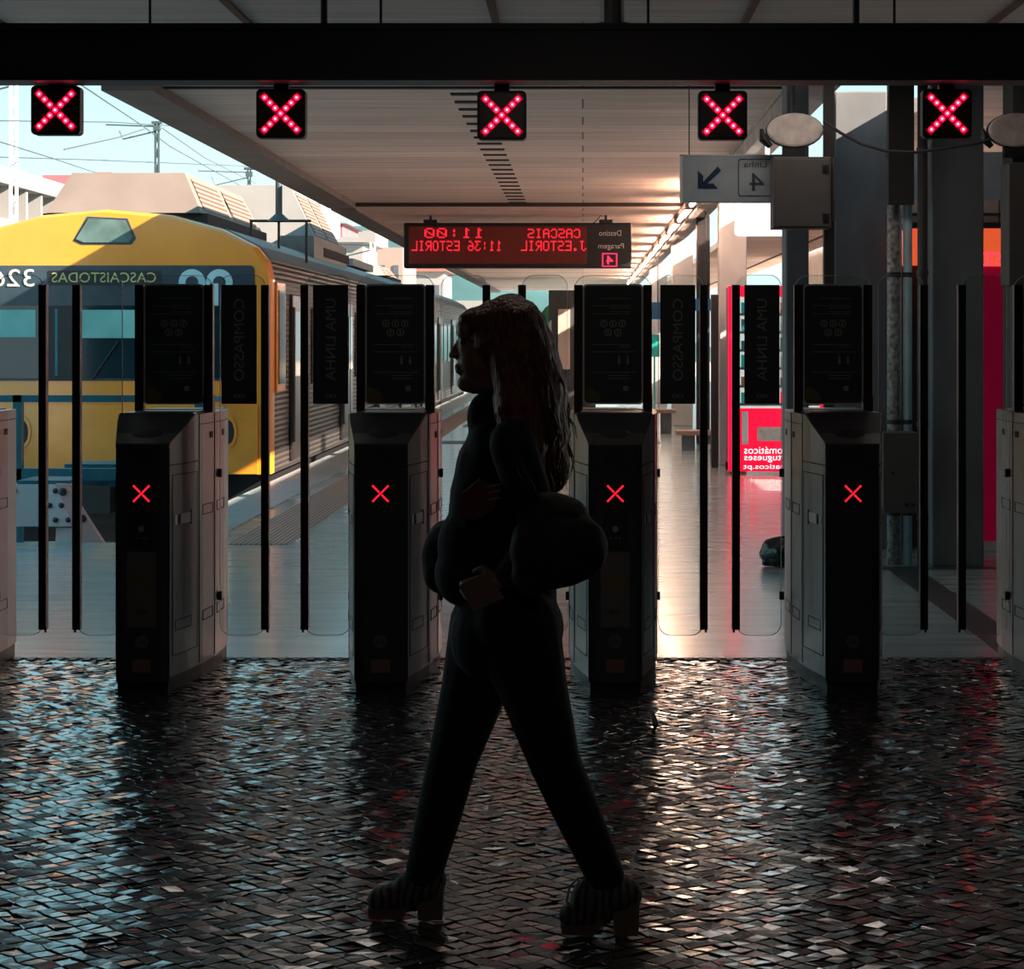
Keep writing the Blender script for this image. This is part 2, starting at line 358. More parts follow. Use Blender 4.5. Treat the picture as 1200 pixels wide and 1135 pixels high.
struct(MB().box(-3.5, -2.95, 15.5, 75, 0.001, 0.012).build('trim_platform_edge', 'edge'))
struct(MB().box(2.12, 2.34, DR + .05, 13.7, 0.0, 0.004).box(1.9, 9, 13.7, 13.82, 0.0, 0.004).build('trim_floor_channel', 'gutter'))
struct(MB().box(-2.2, 1.2, 30.2, 31.0, 0, 0.005).box(-2.2, 1.2, 36.0, 37.5, 0, .005).build('trim_floor_joint', 'gutter'))
struct(MB().box(-60, -3.5, 15.5, 140, -1.3, -1.2).build('floor_track_bed', 'ballast'))
struct(MB().box(4.9, 60, 13.9, 140, -0.02, 0.006).build('floor_street', 'street'))
# hall shell behind and beside the camera
struct(MB().box(-9.2, 9.2, -6.2, -6, 0, 3.9).build('wall_back', 'wall'))
struct(MB().box(-9.2, -9, -6, 9.2, 0, 3.9).build('wall_left', 'wall'))
struct(MB().box(9, 9.2, -6, 13.6, 0, 3.9).build('wall_right', 'wall'))
HC = 3.5
struct(MB().box(-9.2, 9.2, -6.2, 9.2, HC, HC + .35).box(-4.7, 9.2, 9.2, 14.2, HC, HC + .35).build('ceiling', 'hallceil'))
struct(MB().box(-60, -9, 9.2, 15.5, -1.2, 0).build('floor_added_bounce', 'street'))  # unseen pale ground added to bounce light onto the train
jm = MB()
for k in range(-5, 6):
    xx = 0.963 + 1.48 * (k - 0)
    if abs(xx) < 9: jm.box(xx - .022, xx + .022, -6, 14.15 if xx > -4.7 else 9.15, HC - .02, HC)
struct(jm.build('trim_ceiling_joints', 'brown'))
# platform canopy
CX0, CX1 = -3.5, 1.75
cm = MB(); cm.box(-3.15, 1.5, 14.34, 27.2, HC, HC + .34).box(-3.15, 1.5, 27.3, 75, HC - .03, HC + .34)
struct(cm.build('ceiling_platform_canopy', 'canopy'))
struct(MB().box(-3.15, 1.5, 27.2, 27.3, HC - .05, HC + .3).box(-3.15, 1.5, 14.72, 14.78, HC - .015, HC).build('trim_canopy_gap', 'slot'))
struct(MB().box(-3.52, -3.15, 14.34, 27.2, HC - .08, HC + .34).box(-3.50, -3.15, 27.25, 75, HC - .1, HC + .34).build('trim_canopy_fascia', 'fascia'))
# cornice beam with its row of lit coffers along the right
struct(MB().box(1.5, 1.9, 14.34, 75, HC - .03, HC + .34).box(1.52, 1.62, 14.34, 75, HC - .16, HC - .03).build('trim_cornice', 'cornice'))
struct(MB().box(2.78, 4.9, 13.9, 75, HC, HC + .12).build('ceiling_right_canopy', 'canopy'))
pw = MB().box(5.0, 5.2, 13.8, 19.6, 0, HC).box(5.0, 5.2, 21.4, 45, 0, HC).box(5.0, 5.2, 45, 75, 0, 2.4).box(5.0, 5.2, 19.6, 21.4, 1.9, HC)  # added to hold back the sun; opening and low far end admit some
struct(pw.build('wall_platform_right', 'concretelight'))
struct(MB().box(4.35, 4.4, 14.2, 75, HC - .02, HC).build('trim_right_canopy_joint', 'brown'))
for k in range(23):
    Y = 15.1 + k * 0.5 + (k > 3) * 0.08 * (k - 3)
    ob = MB().box(-1.02, -0.78, Y, Y + .10, HC - .012, HC + .0).build('ceiling_vent', 'slot')
    tag(ob, 'short dark slot vent in the row along the middle of the canopy ceiling', 'vent', 'slot vents in the canopy ceiling')
# warm tube lights along the cornice
tube_l = None
for k in range(12):
    Y = 24.0 + k * 3.2
    if tube_l is None:
        e_ = empty('tube_light', (1.42, Y, HC - .16), 'warm tube light at the near end of the cornice row', 'light', 'tube lights along the cornice')
        MB().box(-.05, .05, -.95, .95, .0, .10).build('housing', 'cornice', e_)
        MB().tube([(-.04, -.9, -.03), (-.04, .9, -.03)], .028, 10).build('tube', mat('tube_glow', (1, .9, .8), .4, emit=(1.0, .64, .46), es=26), e_, smooth=True)
        tube_l = e_
    else:
        c = copy_tree(tube_l); c.location = (1.42, Y, HC - .16); c['label'] = 'warm tube light further along the cornice row'
def fill_light(x, y, pw_, label, col=(1.0, .86, .76)):  # unseen fill panels added to brighten surfaces facing the camera
    e_ = empty('added_fill_panel', (x, y, HC), label, 'light', 'added fill panels in the hall ceiling')
    MB().box(-.62, .62, -.32, .32, -.05, 0).build('housing', 'signgrey', e_)
    MB().box(-.59, .59, -.29, .29, -.056, -.05).build('fill_glow', mat('fill_glow', (.9, .88, .85), .5, emit=col, es=pw_ / 20), e_)
    l = bpy.data.lights.new('fill_light', 'AREA'); l.shape = 'RECTANGLE'; l.size = 1.18; l.size_y = .58; l.energy = pw_; l.color = col
    lo = bpy.data.objects.new('fill_lamp', l); COL.objects.link(lo); lo.parent = e_; lo.location = (0, 0, -.075)
fill_light(1.5, 12.4, 2.2, 'added dim fill panel above the lanes on the right side of the hall')
fill_light(-1.6, 12.4, 1.4, 'added dim fill panel above the lanes on the left side of the hall')
fill_light(0.0, 6.4, 2.2, 'added dim fill panel in the hall ceiling between the walker and the gates')
fill_light(0.0, 0.8, 3.0, 'added dim fill panel behind the viewer in the hall ceiling')
# ------------------------------------------------------------------ overhead beam over the gates
bm_ = empty('overhead_beam', (0, 9.3, 2.827), 'wide black beam spanning the hall above the ticket gates', 'beam')
MB().box(-7, 7, 0, .18, 0, .265).build('beam_body', 'beam', bm_)
MB().box(-7, 7, -.02, 0, .24, .27).box(-7, 7, -.02, 0, 0, .02).build('flange', 'beam', bm_)
for xp, r in ((378, .017), (1005, .017), (173, .007), (445, .007), (760, .007), (1050, .007), (718, .058)):
    n = 'hanger_pipe' if r > .05 else 'hanger_rod'
    hm = MB().tube([(px(xp, 9.35), .1, .2), (px(xp, 9.35), .1, HC - 2.827)], r, 16)
    if r > .016: hm.tube([(px(xp, 9.35), .1, .265), (px(xp, 9.35), .1, .285)], r * 1.5, 16)
    hm.build(n, 'black' if r < .05 else 'steeldark', bm_, smooth=False)
# lane signals (red cross)
def make_signal():
    e_ = empty('lane_signal', (0, 0, 0), 'x', 'traffic signal', 'red cross lane signals under the beam')
    MB().prism(rrect(-.118, .118, -.118, .118, .022), 0, .07).build('housing', 'black', e_)
    MB().prism(rrect(-.106, .106, -.106, .106, .016), -.003, 0).build('face_plate', 'blackgloss', e_)
    MB().box(-.036, .036, .01, .06, .11, .19).build('bracket', 'black', e_)
    for i in range(-3, 4):
        for s in ((1, -1) if i else (1,)):
            cx, cz = i * .0255, i * .0255 * s
            l = MB().disc(cx, cz, .0135, -.007, -.003, 14).build('led', 'led', e_)
            MB().disc(cx, cz, .0048, -.009, -.007, 10).build('led_core', 'ledhot', l)
    hz = MB()
    for s in (1, -1):
        d = .092; t = .0125
        hz.add([(-d-t, -.004, -d*s+t*s), (-d+t, -.004, -d*s-t*s), (d+t, -.004, d*s-t*s), (d-t, -.004, d*s+t*s)], [(0, 1, 2, 3)])
    hz.build('led_halo_strips', 'ledhalo', e_)  # thin emissive cross imitating the glow around the LEDs
    return e_
sig = make_signal()
sl = ['red cross signal hanging over the lane beside the yellow train, leftmost of five', 'red cross signal hanging over the second lane from the left',
      'red cross signal at the centre, above the walking person', 'red cross signal just left of the white oval lamp', 'red cross signal in front of the right-hand concrete columns']
for k, (xp, yp) in enumerate(((65, 129), (329, 133), (588, 135), (847, 135), (1110, 133))):
    c = sig if k == 0 else copy_tree(sig)
    c.location = (px(xp, 9.43), 9.43, pz(yp, 9.43)); c['label'] = sl[k]

# ------------------------------------------------------------------ ticket gates
PROF = [(0, .122), (.2, .163), (.4, .195), (.62, .214), (.85, .214), (1.05, .198)]
def wid(y):
    for (a, wa), (b, wb) in zip(PROF, PROF[1:]):
        if y <= b: return wa + (wb - wa) * (y - a) / (b - a)
    return PROF[-1][1]
def topz(y): return 1.13 + .12 * min(1, y / .30)
def strip(mb, s, y0, y1, z0, z1, off=.0015, n=5):
    ys = [y0 + (y1 - y0) * i / n for i in range(n + 1)]
    vs = []
    for y in ys:
        x = s * wid(y)
        vs += [(x - s*.004, y, z0), (x + s*off, y, z0), (x + s*off, y, min(z1, topz(y))), (x - s*.004, y, min(z1, topz(y)))]
    fs = [(0, 1, 2, 3)]
    for i in range(n):
        a = 4*i; b = a + 4
        for k in range(4): fs.append((a+k, b+k, b+(k+1) % 4, a+(k+1) % 4))
    fs.append((4*n+3, 4*n+2, 4*n+1, 4*n))
    mb.add(vs, fs)
def outline(mb, s, y0, y1, z0, z1, t=.004):
    strip(mb, s, y0, y0 + t, z0, z1, .002, 1); strip(mb, s, y1 - t, y1, z0, z1, .002, 1)
    strip(mb, s, y0, y1, z0, z0 + t, .002); strip(mb, s, y0, y1, z1 - t, z1, .002)
def loft(mb, ys, z0, topf, dw=0.0):
    vs = []
    for y in ys: w_ = wid(y) + dw; vs += [(-w_, y, z0), (w_, y, z0), (w_, y, topf(y)), (-w_, y, topf(y))]
    fs = [(0, 1, 2, 3)]
    for i in range(len(ys) - 1):
        a = 4*i; b = a + 4
        for k in range(4): fs.append((a+k, b+k, b+(k+1) % 4, a+(k+1) % 4))
    a = 4*(len(ys)-1); fs.append((a+3, a+2, a+1, a)); mb.add(vs, fs)
def make_gate(reader):
    g = empty('ticket_gate', (0, 0, 0), 'x', 'ticket gate', 'ticket gates in a row')
    ys = [0, .05, .1, .15, .2, .25, .30, .4, .5, .62, .75, .85, .95, 1.05]
    m = MB(); loft(m, ys, .07, topz); m.build('body', 'steel', g)
    m = MB(); loft(m, ys, 0, lambda y: .07, -.008); m.build('plinth', 'black', g)
    # black front with rounded edges and slanted top
    m = MB().prism([(-.121, .0), (-.112, -.014), (-.085, -.022), (.085, -.022), (.112, -.014), (.121, 0), (.121, .004), (-.121, .004)], .05, 1.125, 'z')
    m.build('front_panel', 'blackgloss', g)
    m = MB(); w0, w1 = .121, wid(.30) - .004
    m.add([(-w0, -.01, 1.122), (w0, -.01, 1.122), (w1, .30, 1.257), (-w1, .30, 1.257), (-w0, 0, 1.10), (w0, 0, 1.10), (w1, .30, 1.23), (-w1, .30, 1.23)],
          [(0, 1, 2, 3), (4, 7, 6, 5), (0, 4, 5, 1), (1, 5, 6, 2), (2, 6, 7, 3), (3, 7, 4, 0)])
    m.build('sloped_lid', 'blackgloss', g)
    m = MB(); sl_ = math.atan2(.135, .31)
    m.ball((0, .10, 1.168), (.075, .06, .006), 24, 8, Matrix.Rotation(sl_, 3, 'X')); m.build('reader_pad', 'black', g, smooth=True)
    MB().box(-.122, .122, -.0235, -.005, 1.028, 1.032).build('front_seam', 'seam', g)
    MB().box(-.05, .05, -.0245, -.02, 1.045, 1.11).build('ticket_slot_plate', 'black', g)
    # cross indicator
    c = MB().disc(0, .905, .047, -.027, -.02, 24).build('cross_indicator', 'black', g)
    xm = MB()
    for s in (1, -1):
        for i in (-3, -2, -1, 0, 1, 2, 3):
            if i == 0 and s < 0: continue
            a = .0105 * i; t = .0028; L = .0048
            xm.prism([(a-L-t, .905+(a-L)*s+t*s), (a-L+t, .905+(a-L)*s-t*s), (a+L+t, .905+(a+L)*s-t*s), (a+L-t, .905+(a+L)*s+t*s)], -.029, -.027)
    xm.build('glowing_cross', 'ledtext', c)
    if reader:
        r_ = MB().prism(rrect(-.056, .056, .655, .835, .012), -.027, -.02).build('card_reader', 'black', g)
        MB().disc(0, .745, .014, -.029, -.027).box(-.022, -.016, -.029, -.027, .70, .706).box(.0, .006, -.029, -.027, .70, .706).box(.018, .024, -.029, -.027, .70, .706).build('reader_marks', 'noticeprint', r_)
        MB().prism(rrect(-.066, .066, .30, .64, .006), -.0245, -.02).build('information_panel', 'noticeprint' if False else 'cabinet', g)
        MB().disc(-.02, .51, .035, -.0255, -.0245).disc(.025, .50, .03, -.0255, -.0245).build('ticket_emblem', 'noticegold', g)
        ring_m = MB()
        for cx in (-.014, .014): ring(ring_m, [(cx + .014*math.cos(a*.3142*1), .37 + .009*math.sin(a*.3142)) for a in range(20)], [(cx + .009*math.cos(a*.3142), .37 + .005*math.sin(a*.3142)) for a in range(20)], -.0262, -.0245)
        ring_m.build('loop_emblem', 'seam', g)
    b_ = MB().disc(.0, .235, .030, -.0255, -.02, 20).build('round_sticker', 'cabinet', g)
    MB().text('60', 0, .235, .022, .034, -.0262).build('sticker_print', 'seam', b_)
    MB().box(-.042, .042, -.0245, -.02, .095, .155).build('paper_label', 'wallet', g)
    # side seams, doors and latches, both sides
    for s in (1, -1):
        d = MB(); strip(d, s, .03, .325, .16, .985, .0010, 6); door = d.build('side_door', 'steel', g)
        m = MB(); outline(m, s, .03, .325, .16, .985, .004); m.build('door_gap', 'seam', door)
        m = MB(); strip(m, s, .004, .345, 1.028, 1.033, .002)
        for y in (.348, .60): strip(m, s, y, y + .006, .08, 1.25, .002, 1)
        strip(m, s, .35, 1.04, 1.20, 1.204, .002, 6); m.build('side_seam', 'seam', g)
        m = MB(); strip(m, s, .055, .24, .755, .80, .003, 4); h = m.build('latch_plate', 'noticeframe', door)
        m = MB(); strip(m, s, .085, .115, .755, .80, .0045, 1); strip(m, s, .232, .245, .745, .81, .0045, 1); m.build('latch_slot', 'seam', h)
        m = MB(); outline(m, s, .06, .245, .27, .32, .004); m.build('lower_hatch', 'seam', g)
        for (ya, yb) in ((.40, .57), (.66, .84)):
            m = MB()
            outline(m, s, ya, yb, .27, .32, .004); outline(m, s, ya, yb, .77, .82, .004); strip(m, s, yb - .05, yb, 1.13, 1.16, .003, 1)
            m.build('side_hatch', 'seam', g)
    MB().box(-.155, .155, .32, 1.02, 1.25, 1.258).build('top_plate', 'steel', g)
    # glass above with two posts and the notice
    for s in (1, -1):
        MB().box(s*.169 - .021, s*.169 + .021, .675, .72, 1.22, 1.868).build('post', 'polebrown', g)
    MB().box(.146, .192, .665, .73, 1.22, 1.33).build('post_foot', 'black', g)
    gm = MB().prism(rrect(-.19, .19, 1.258, 1.915, .07, 6, (1, 1, 0, 0)), .694, .702).build('glass_screen', 'glass', g)
    m = MB(); o_ = rrect(-.19, .19, 1.258, 1.915, .07, 6, (1, 1, 0, 0)); i_ = rrect(-.1875, .1875, 1.262, 1.9125, .068, 6, (1, 1, 0, 0))
    ring(m, o_, i_, .6935, .7025); m.build('polished_edge', 'glassedge', gm)
    nf = MB().prism(rrect(-.148, .148, 1.285, 1.872, .02), .684, .6925).build('notice_frame', 'noticeframe', g)
    MB().prism(rrect(-.139, .139, 1.293, 1.864, .018), .680, .684).build('notice_board', 'notice', nf)
    pm = MB()
    for cx, cz in ((-.045, 1.68), (0, 1.68), (.045, 1.68), (-.024, 1.635), (.024, 1.635)):
        ring(pm, [(cx + .019*math.cos(a*.3927), cz + .019*math.sin(a*.3927)) for a in range(16)], [(cx + .013*math.cos(a*.3927), cz + .013*math.sin(a*.3927)) for a in range(16)], .6795, .68)
        pm.box(cx - .004, cx + .004, .6795, .68, cz - .009, cz + .009)
    for (z, a, b) in ((1.80, -.06, .085), (1.765, -.1, .085), (1.755, -.02, .085), (1.735, -.02, .085), (1.725, -.1, .085), (1.575, -.1, .085), (1.565, .03, .085), (1.54, -.11, .11), (1.44, -.11, .11), (1.425, -.02, .085), (1.41, -.02, .085)):
        pm.box(a, b, .6795, .68, z, z + .003)
    for cx in (.03, .072): pm.disc(cx, 1.515, .006, .6795, .68, 10); pm.box(cx - .006, cx + .006, .6795, .68, 1.48, 1.508)
    pm.box(.05, .075, .6795, .68, 1.35, 1.375)
    pm.build('notice_print', 'noticeprint', nf)
    MB().prism([(-.135, 1.30), (-.06, 1.30), (-.065, 1.335), (-.095, 1.36), (-.135, 1.375)], .6792, .68).build('notice_corner', 'noticegold', nf)
    return g
def make_leaf(s, sign, word):
    """s=+1: hinged on the left gate post and reaching right. origin at the hinge post, floor level"""
    g = empty('glass_leaf', (0, 0, 0), 'x', 'gate leaf', 'glass leaves closing the lanes')
    L = .275
    x0, x1 = sorted((s*.052, s*(L + .0)))
    cor = (1, 1, 1, 1)
    o_ = rrect(x0, x1, .155, 1.918, .06, 6, cor); i_ = rrect(x0 + .0025, x1 - .0025, .1575, 1.9155, .058, 6, cor)
    gm = MB().prism(o_, -.004, .004).build('glass_pane', 'glass', g)
    m = MB(); ring(m, o_, i_, -.0045, .0045); m.build('polished_edge', 'glassedge', gm)
    MB().box(s*L - .019, s*L + .019, -.02, .02, .185, 1.868).build('edge_post', 'polebrown', g)
    MB().box(s*L - .006 + s*.012, s*L + .006 + s*.012, -.026, .016, .20, 1.83).build('rubber_seal', 'black', g)
    MB().tube([(s*(L + .01), 0, .17), (s*(L + .01), 0, .19)], .006, 8).build('pivot_pin', 'black', g)
    for zz in (.35, .95): MB().box(min(s*.040, s*.062), max(s*.040, s*.062), -.012, .012, zz - .02, zz + .02).build('hinge_clamp', 'black', g)
    if sign:
        a, b = sorted((s*.062, s*.234))
        p = MB().prism(rrect(a, b, 1.287, 1.868, .004, 3), -.012, -.005).build('vertical_sign', 'leafsign', g)
        MB().text(word, (a + b)/2, 1.60, .05, .40, -.0125, vertical=True).build('sign_lettering', 'noticeprint', p)
        m = MB()
        for cx in (-.013, .013):
            cx += (a + b)/2; ring(m, [(cx + .014*math.cos(t*.3927), 1.325 + .009*math.sin(t*.3927)) for t in range(16)], [(cx + .009*math.cos(t*.3927), 1.325 + .006*math.sin(t*.3927)) for t in range(16)], -.0127, -.012)
        m.build('sign_loop', 'noticeprint', p)
    return g
GX = [-3.07, -1.996, -.915, .147, 1.222, 2.295]; GY = 8.9
glab = ['ticket gate at the far left edge, cut by the picture frame', 'steel ticket gate in front of the yellow train, with card reader and red cross',
        'steel ticket gate left of the walking person, no card reader', 'steel ticket gate with card reader right behind the person and her bag',
        'steel ticket gate in front of the concrete column and red vending machine', 'ticket gate at the far right edge, only its left flank showing']
withr = make_gate(True); nor = make_gate(False)
used = {}
for k, gx in enumerate(GX):
    src = withr if k in (1, 3) else nor
    key = k in (1, 3)
    if key not in used: c = src; used[key] = 1
    else: c = copy_tree(src)
    c.location = (gx, GY, 0); c['label'] = glab[k]
LY = GY + .698
proto = {}
lanes = ['lane beside the yellow train nose', 'second lane from the left', 'lane behind the walking person', 'lane before the red vending machine', 'lane before the grey columns at right']
for k in range(5):
    for s in (1, -1):
        sign = (k == 1) or (k == 3)
        key = (s, sign)
        if key not in proto: lf = make_leaf(s, sign, 'COMPASSO' if s > 0 else 'UMA LINHA'); proto[key] = lf
        else: lf = copy_tree(proto[key])
        gx = GX[k] + .169 if s > 0 else GX[k+1] - .169
        lf.location = (gx, LY, 0)
        if k == 0: lf.location.x += -.012 if s > 0 else -.033
        if k == 3 and s < 0: lf.location.x -= .03
        lf['label'] = ('left' if s > 0 else 'right') + '-hand glass leaf, closing the ' + lanes[k]

# ------------------------------------------------------------------ train
TY = 22.6; TX = -5.50
def tz(y): return pz(y, TY)
def tx(x): return (x - 124) * TY / F
train = empty('commuter_train', (TX, TY, -1.0), 'yellow fronted suburban train with grey corrugated sides, standing left of the platform', 'train')
def T(mb, name, m, parent=None, smooth=False, bevel=0):
    p = parent or train
    for i, v in enumerate(mb.v): mb.v[i] = (v[0], v[1], v[2] + (1.0 if True else 0))
    return mb.build(name, m, p, smooth, bevel)
half = [(1.90, .05), (1.91, 2.30), (1.86, 2.52), (1.73, 2.68), (1.34, 2.88), (.75, 3.04), (0, 3.11)]
outl = half + [(-a, b) for a, b in reversed(half[:-1])]
def sect(y, sc=1.0, dz=0.0): return [(a * sc, y, .05 + (b - .05) * (1 if b < 2.3 else 1) + (dz if b > 2.4 else 0)) for a, b in outl]
# cab shell: slightly tapered rounded nose
m = MB(); secs = [sect(0.0, .985, -.04), sect(.05, .995, -.01), sect(.12, 1, 0), sect(.30, 1, 0)]
n_ = len(outl)
vs = [v for s_ in secs for v in s_]; fs = [tuple(range(n_))]
for i in range(len(secs) - 1):
    for k in range(n_): fs.append((i*n_+k, (i+1)*n_+k, (i+1)*n_+(k+1) % n_, i*n_+(k+1) % n_))
m.add(vs, fs); T(m, 'cab_front', 'yellow')
# coaches
def coach(y0, y1, name):
    m = MB(); a = sect(y0, .997); b = sect(y1, .997)
    m.add(a + b, [tuple(range(n_)), tuple(range(2*n_-1, n_-1, -1))] + [(k, k + n_, (k+1) % n_ + n_, (k+1) % n_) for k in range(n_)])
    return T(m, name, 'corr')
cs = coach(.30, 19.6, 'coach_body'); cs2 = coach(20.0, 39.5, 'coach_body')
T(MB().box(-1.6, 1.6, 19.5, 20.1, .2, 2.5), 'gangway', 'black')
rm = MB()
for (y0, y1) in ((.31, 19.6), (20.0, 39.5)):
    pr = [(a*1.003, b + .012) for a, b in outl if b > 2.5]
    rm.prism(pr + [(pr[-1][0], pr[-1][1] - .02), (pr[0][0], pr[0][1] - .02)], y0, y1)
T(rm, 'roof_skin', 'corrroof')
T(MB().box(-1.75, 1.75, .3, 39.3, -.75, .05), 'underframe', 'black')
# windscreen band and its details
T(MB().prism(rrect(tx(-52), tx(299), tz(446), tz(311), .05, 4), -.012, .06), 'windscreen_surround', 'trainheader')
wn = T(MB().prism(rrect(tx(-46), tx(52), tz(443), tz(358), .03, 4), -.022, -.01), 'windscreen', 'trainglass')
MB().box(tx(-44), tx(43), -.026, -.022, tz(395) + 1, tz(363) + 1).build('sun_blind', 'blind', wn)
wn = T(MB().prism(rrect(tx(92), tx(188), tz(443), tz(358), .03, 4), -.022, -.01), 'windscreen', 'trainglass')
MB().box(tx(97), tx(160), -.026, -.022, tz(396) + 1, tz(363) + 1).build('sun_blind', 'blind', wn)
MB().tube([(tx(110), -.03, tz(444) + 1), (tx(140), -.035, tz(400) + 1)], .012, 6).build('wiper', 'black', wn)
wn = T(MB().prism(rrect(tx(194), tx(294), tz(443), tz(358), .03, 4), -.022, -.01), 'windscreen', 'trainglass')
T(MB().box(tx(54), tx(88), -.024, -.01, tz(446), tz(358)), 'gangway_door', 'black')
T(MB().box(tx(66), tx(69), -.03, -.024, tz(440), tz(362)), 'door_bar', 'blueframe')
T(MB().box(tx(58), tx(189), -.02, -.008, tz(334), tz(317)), 'destination_window', 'black')
T(MB().text('CASCAISTODAS', tx(123), tz(325), .115, 1.20, -.022), 'destination_text', 'olive')
T(MB().text('3260', tx(8), tz(325.5), .20, .66, -.022), 'unit_number', 'printwhite')
m = MB()
for cx, full in ((226, 1), (258, 0)):
    c0 = tx(cx); cz_ = tz(331); o_r = .155; i_r = .075
    for k in range(-3 if full else -2, 15):
        a0, a1 = R(k*15), R((k+1)*15)
        m.prism([(c0 + i_r*math.cos(a0), cz_ + i_r*math.sin(a0)), (c0 + o_r*math.cos(a0), cz_ + o_r*math.sin(a0)), (c0 + o_r*math.cos(a1), cz_ + o_r*math.sin(a1)), (c0 + i_r*math.cos(a1), cz_ + i_r*math.sin(a1))], -.018, -.012)
m.box(tx(247), tx(257), -.018, -.012, tz(362), tz(332))
T(m, 'rounded_emblem', 'cpblue')
dm = [(-.33, 2.72), (-.20, 2.60), (.27, 2.60), (.33, 2.68), (.20, 2.96), (-.18, 2.96)]
dw = [(tx(90), tz(280)), (tx(99), tz(284)), (tx(152), tz(284)), (tx(157), tz(278)), (tx(148), tz(258)), (tx(105), tz(256))]
f_ = T(MB().prism([(a*1.0 + (a - tx(124))*.10, b + (b - tz(270))*.18) for a, b in dw], -.006, .03), 'roof_lamp_surround', 'trainheader')
MB().prism([(a, b + 1) for a, b in dw], -.018, -.006).build('roof_lamp_glass', 'windowgreen', f_)
T(MB().box(tx(-52), tx(299), -.02, 0, tz(470), tz(464)), 'blue_line', 'blueframe')
T(MB().box(tx(-52), tx(303), -.03, 0, tz(555), tz(474)), 'lower_apron', 'yellowlower')
for xx in (27, 268):
    f_ = T(MB().disc(tx(xx), tz(506), .14, -.045, -.03, 20, .075), 'headlamp', 'black')
    rg = MB(); ring(rg, [(tx(xx) + .11*math.cos(t*.3142), tz(506) + 1 + .19*math.sin(t*.3142)) for t in range(20)], [(tx(xx) + .08*math.cos(t*.3142), tz(506) + 1 + .15*math.sin(t*.3142)) for t in range(20)], -.05, -.03)
    rg.build('headlamp_rim', 'yellow', f_)
T(MB().box(-1.2, 1.2, -.25, .2, -.5, .04).box(-.2, .2, -.6, 0, -.35, -.05), 'coupler', 'black')
# side: cab window, doors, windows (side face x=+1.9)
sxp = 1.905
f_ = T(MB().box(sxp, sxp + .03, .30, .95, .98, 2.28), 'cab_window_frame', 'yellow', None, False, .02)
MB().box(sxp + .03, sxp + .04, .40, .85, 2.08, 3.18).build('cab_window', 'trainglass', f_)
for y0 in (1.5, 6.5, 11.5, 16.0, 21.0, 26.0, 31.0, 36.0):
    d_ = T(MB().box(sxp, sxp + .035, y0, y0 + 1.3, .12, 2.15), 'sliding_door', 'steel', None, False, .01)
    MB().box(sxp + .035, sxp + .045, y0 + .12, y0 + .55, 2.15, 2.95).box(sxp + .035, sxp + .045, y0 + .72, y0 + 1.18, 2.15, 2.95).build('door_window', 'trainglass', d_)
    MB().tube([(sxp + .06, y0 - .08, 1.35), (sxp + .06, y0 - .08, 3.0)], .02, 8).build('grab_rail', 'steel', d_)
for y0 in (3.4, 4.9, 8.4, 9.9, 13.3, 14.6, 17.8, 22.8, 24.3, 27.8, 29.3, 32.8, 34.3, 37.8):
    w_ = T(MB().box(sxp - .01, sxp + .02, y0, y0 + 1.15, 1.02, 2.02), 'window_frame', 'steel', None, False, .01)
    MB().box(sxp + .02, sxp + .028, y0 + .06, y0 + 1.09, 2.08, 2.96).build('window_glass', 'trainglass', w_)
# roof units
def unit(y0, y1, wide0, wide1, z0, z1, m_, gm_):
    m = MB(); yo = .25
    bt = [(-wide0, y0, z0), (wide0, y0, z0), (wide0, y1, z0), (-wide0, y1, z0)]; tp = [(-wide1, y0 + yo, z1), (wide1, y0 + yo, z1), (wide1, y1 - yo, z1), (-wide1, y1 - yo, z1)]
    m.add(bt + tp, [(0, 3, 2, 1), (4, 5, 6, 7), (0, 1, 5, 4), (1, 2, 6, 5), (2, 3, 7, 6), (3, 0, 4, 7)])
    u = T(m, 'roof_unit', m_)
    t = .12
    def on(fy, fz):    # point on the sloping right flank
        x_ = wide0 + (wide1 - wide0) * fz + .012; y_ = (y0 + yo*fz) + ((y1 - yo*fz) - (y0 + yo*fz)) * fy
        return (x_, y_, z0 + (z1 - z0)*fz + 1)
    for a, b in ((.06, .46), (.54, .94)):
        MB().add([on(a, .12), on(b, .12), on(b, .9), on(a, .9)], [(0, 1, 2, 3)]).build('louvre_panel', gm_, u)
    m = MB().box(-wide0 - .06, wide0 + .06, y0 + .1, y1, z0 - .14 + 1, z0 + 1).build('unit_base', 'slot', u)
    return u
unit(.9, 5.4, .93, .68, 3.12, 3.62, 'roofbeige', 'grille')
unit(7.6, 10.9, 1.45, .95, 3.02, 4.0, 'roofwhite', 'grille')
T(MB().box(1.0, 1.5, 6.6, 10.6, 2.75, 3.15), 'roof_duct', 'corrroof')
unit(24, 27.5, .8, .6, 3.12, 3.38, 'roofwhite', 'grille')
T(MB().box(-1.1, 1.1, 15, 18.6, 3.02, 3.16), 'roof_equipment', 'roofwhite')
ax = tx(268) + .12; ay = 3.0
am = MB().tube([(ax, ay, 3.22), (ax, ay, 3.86)], .045, 10).tube([(ax, ay, 3.14), (ax, ay, 3.24)], [.16, .05], 12)
an_ = T(am, 'aerial', 'mast')
am = MB()
for a in (-.36, 0, .36): am.tube([(ax + a, ay, 2.6 + 1), (ax + a, ay, 3.16 + 1)], .018, 6)
am.tube([(ax - .38, ay, 3.15 + 1), (ax + .42, ay, 3.15 + 1)], .02, 6); am.build('aerial_stand', 'black', an_)

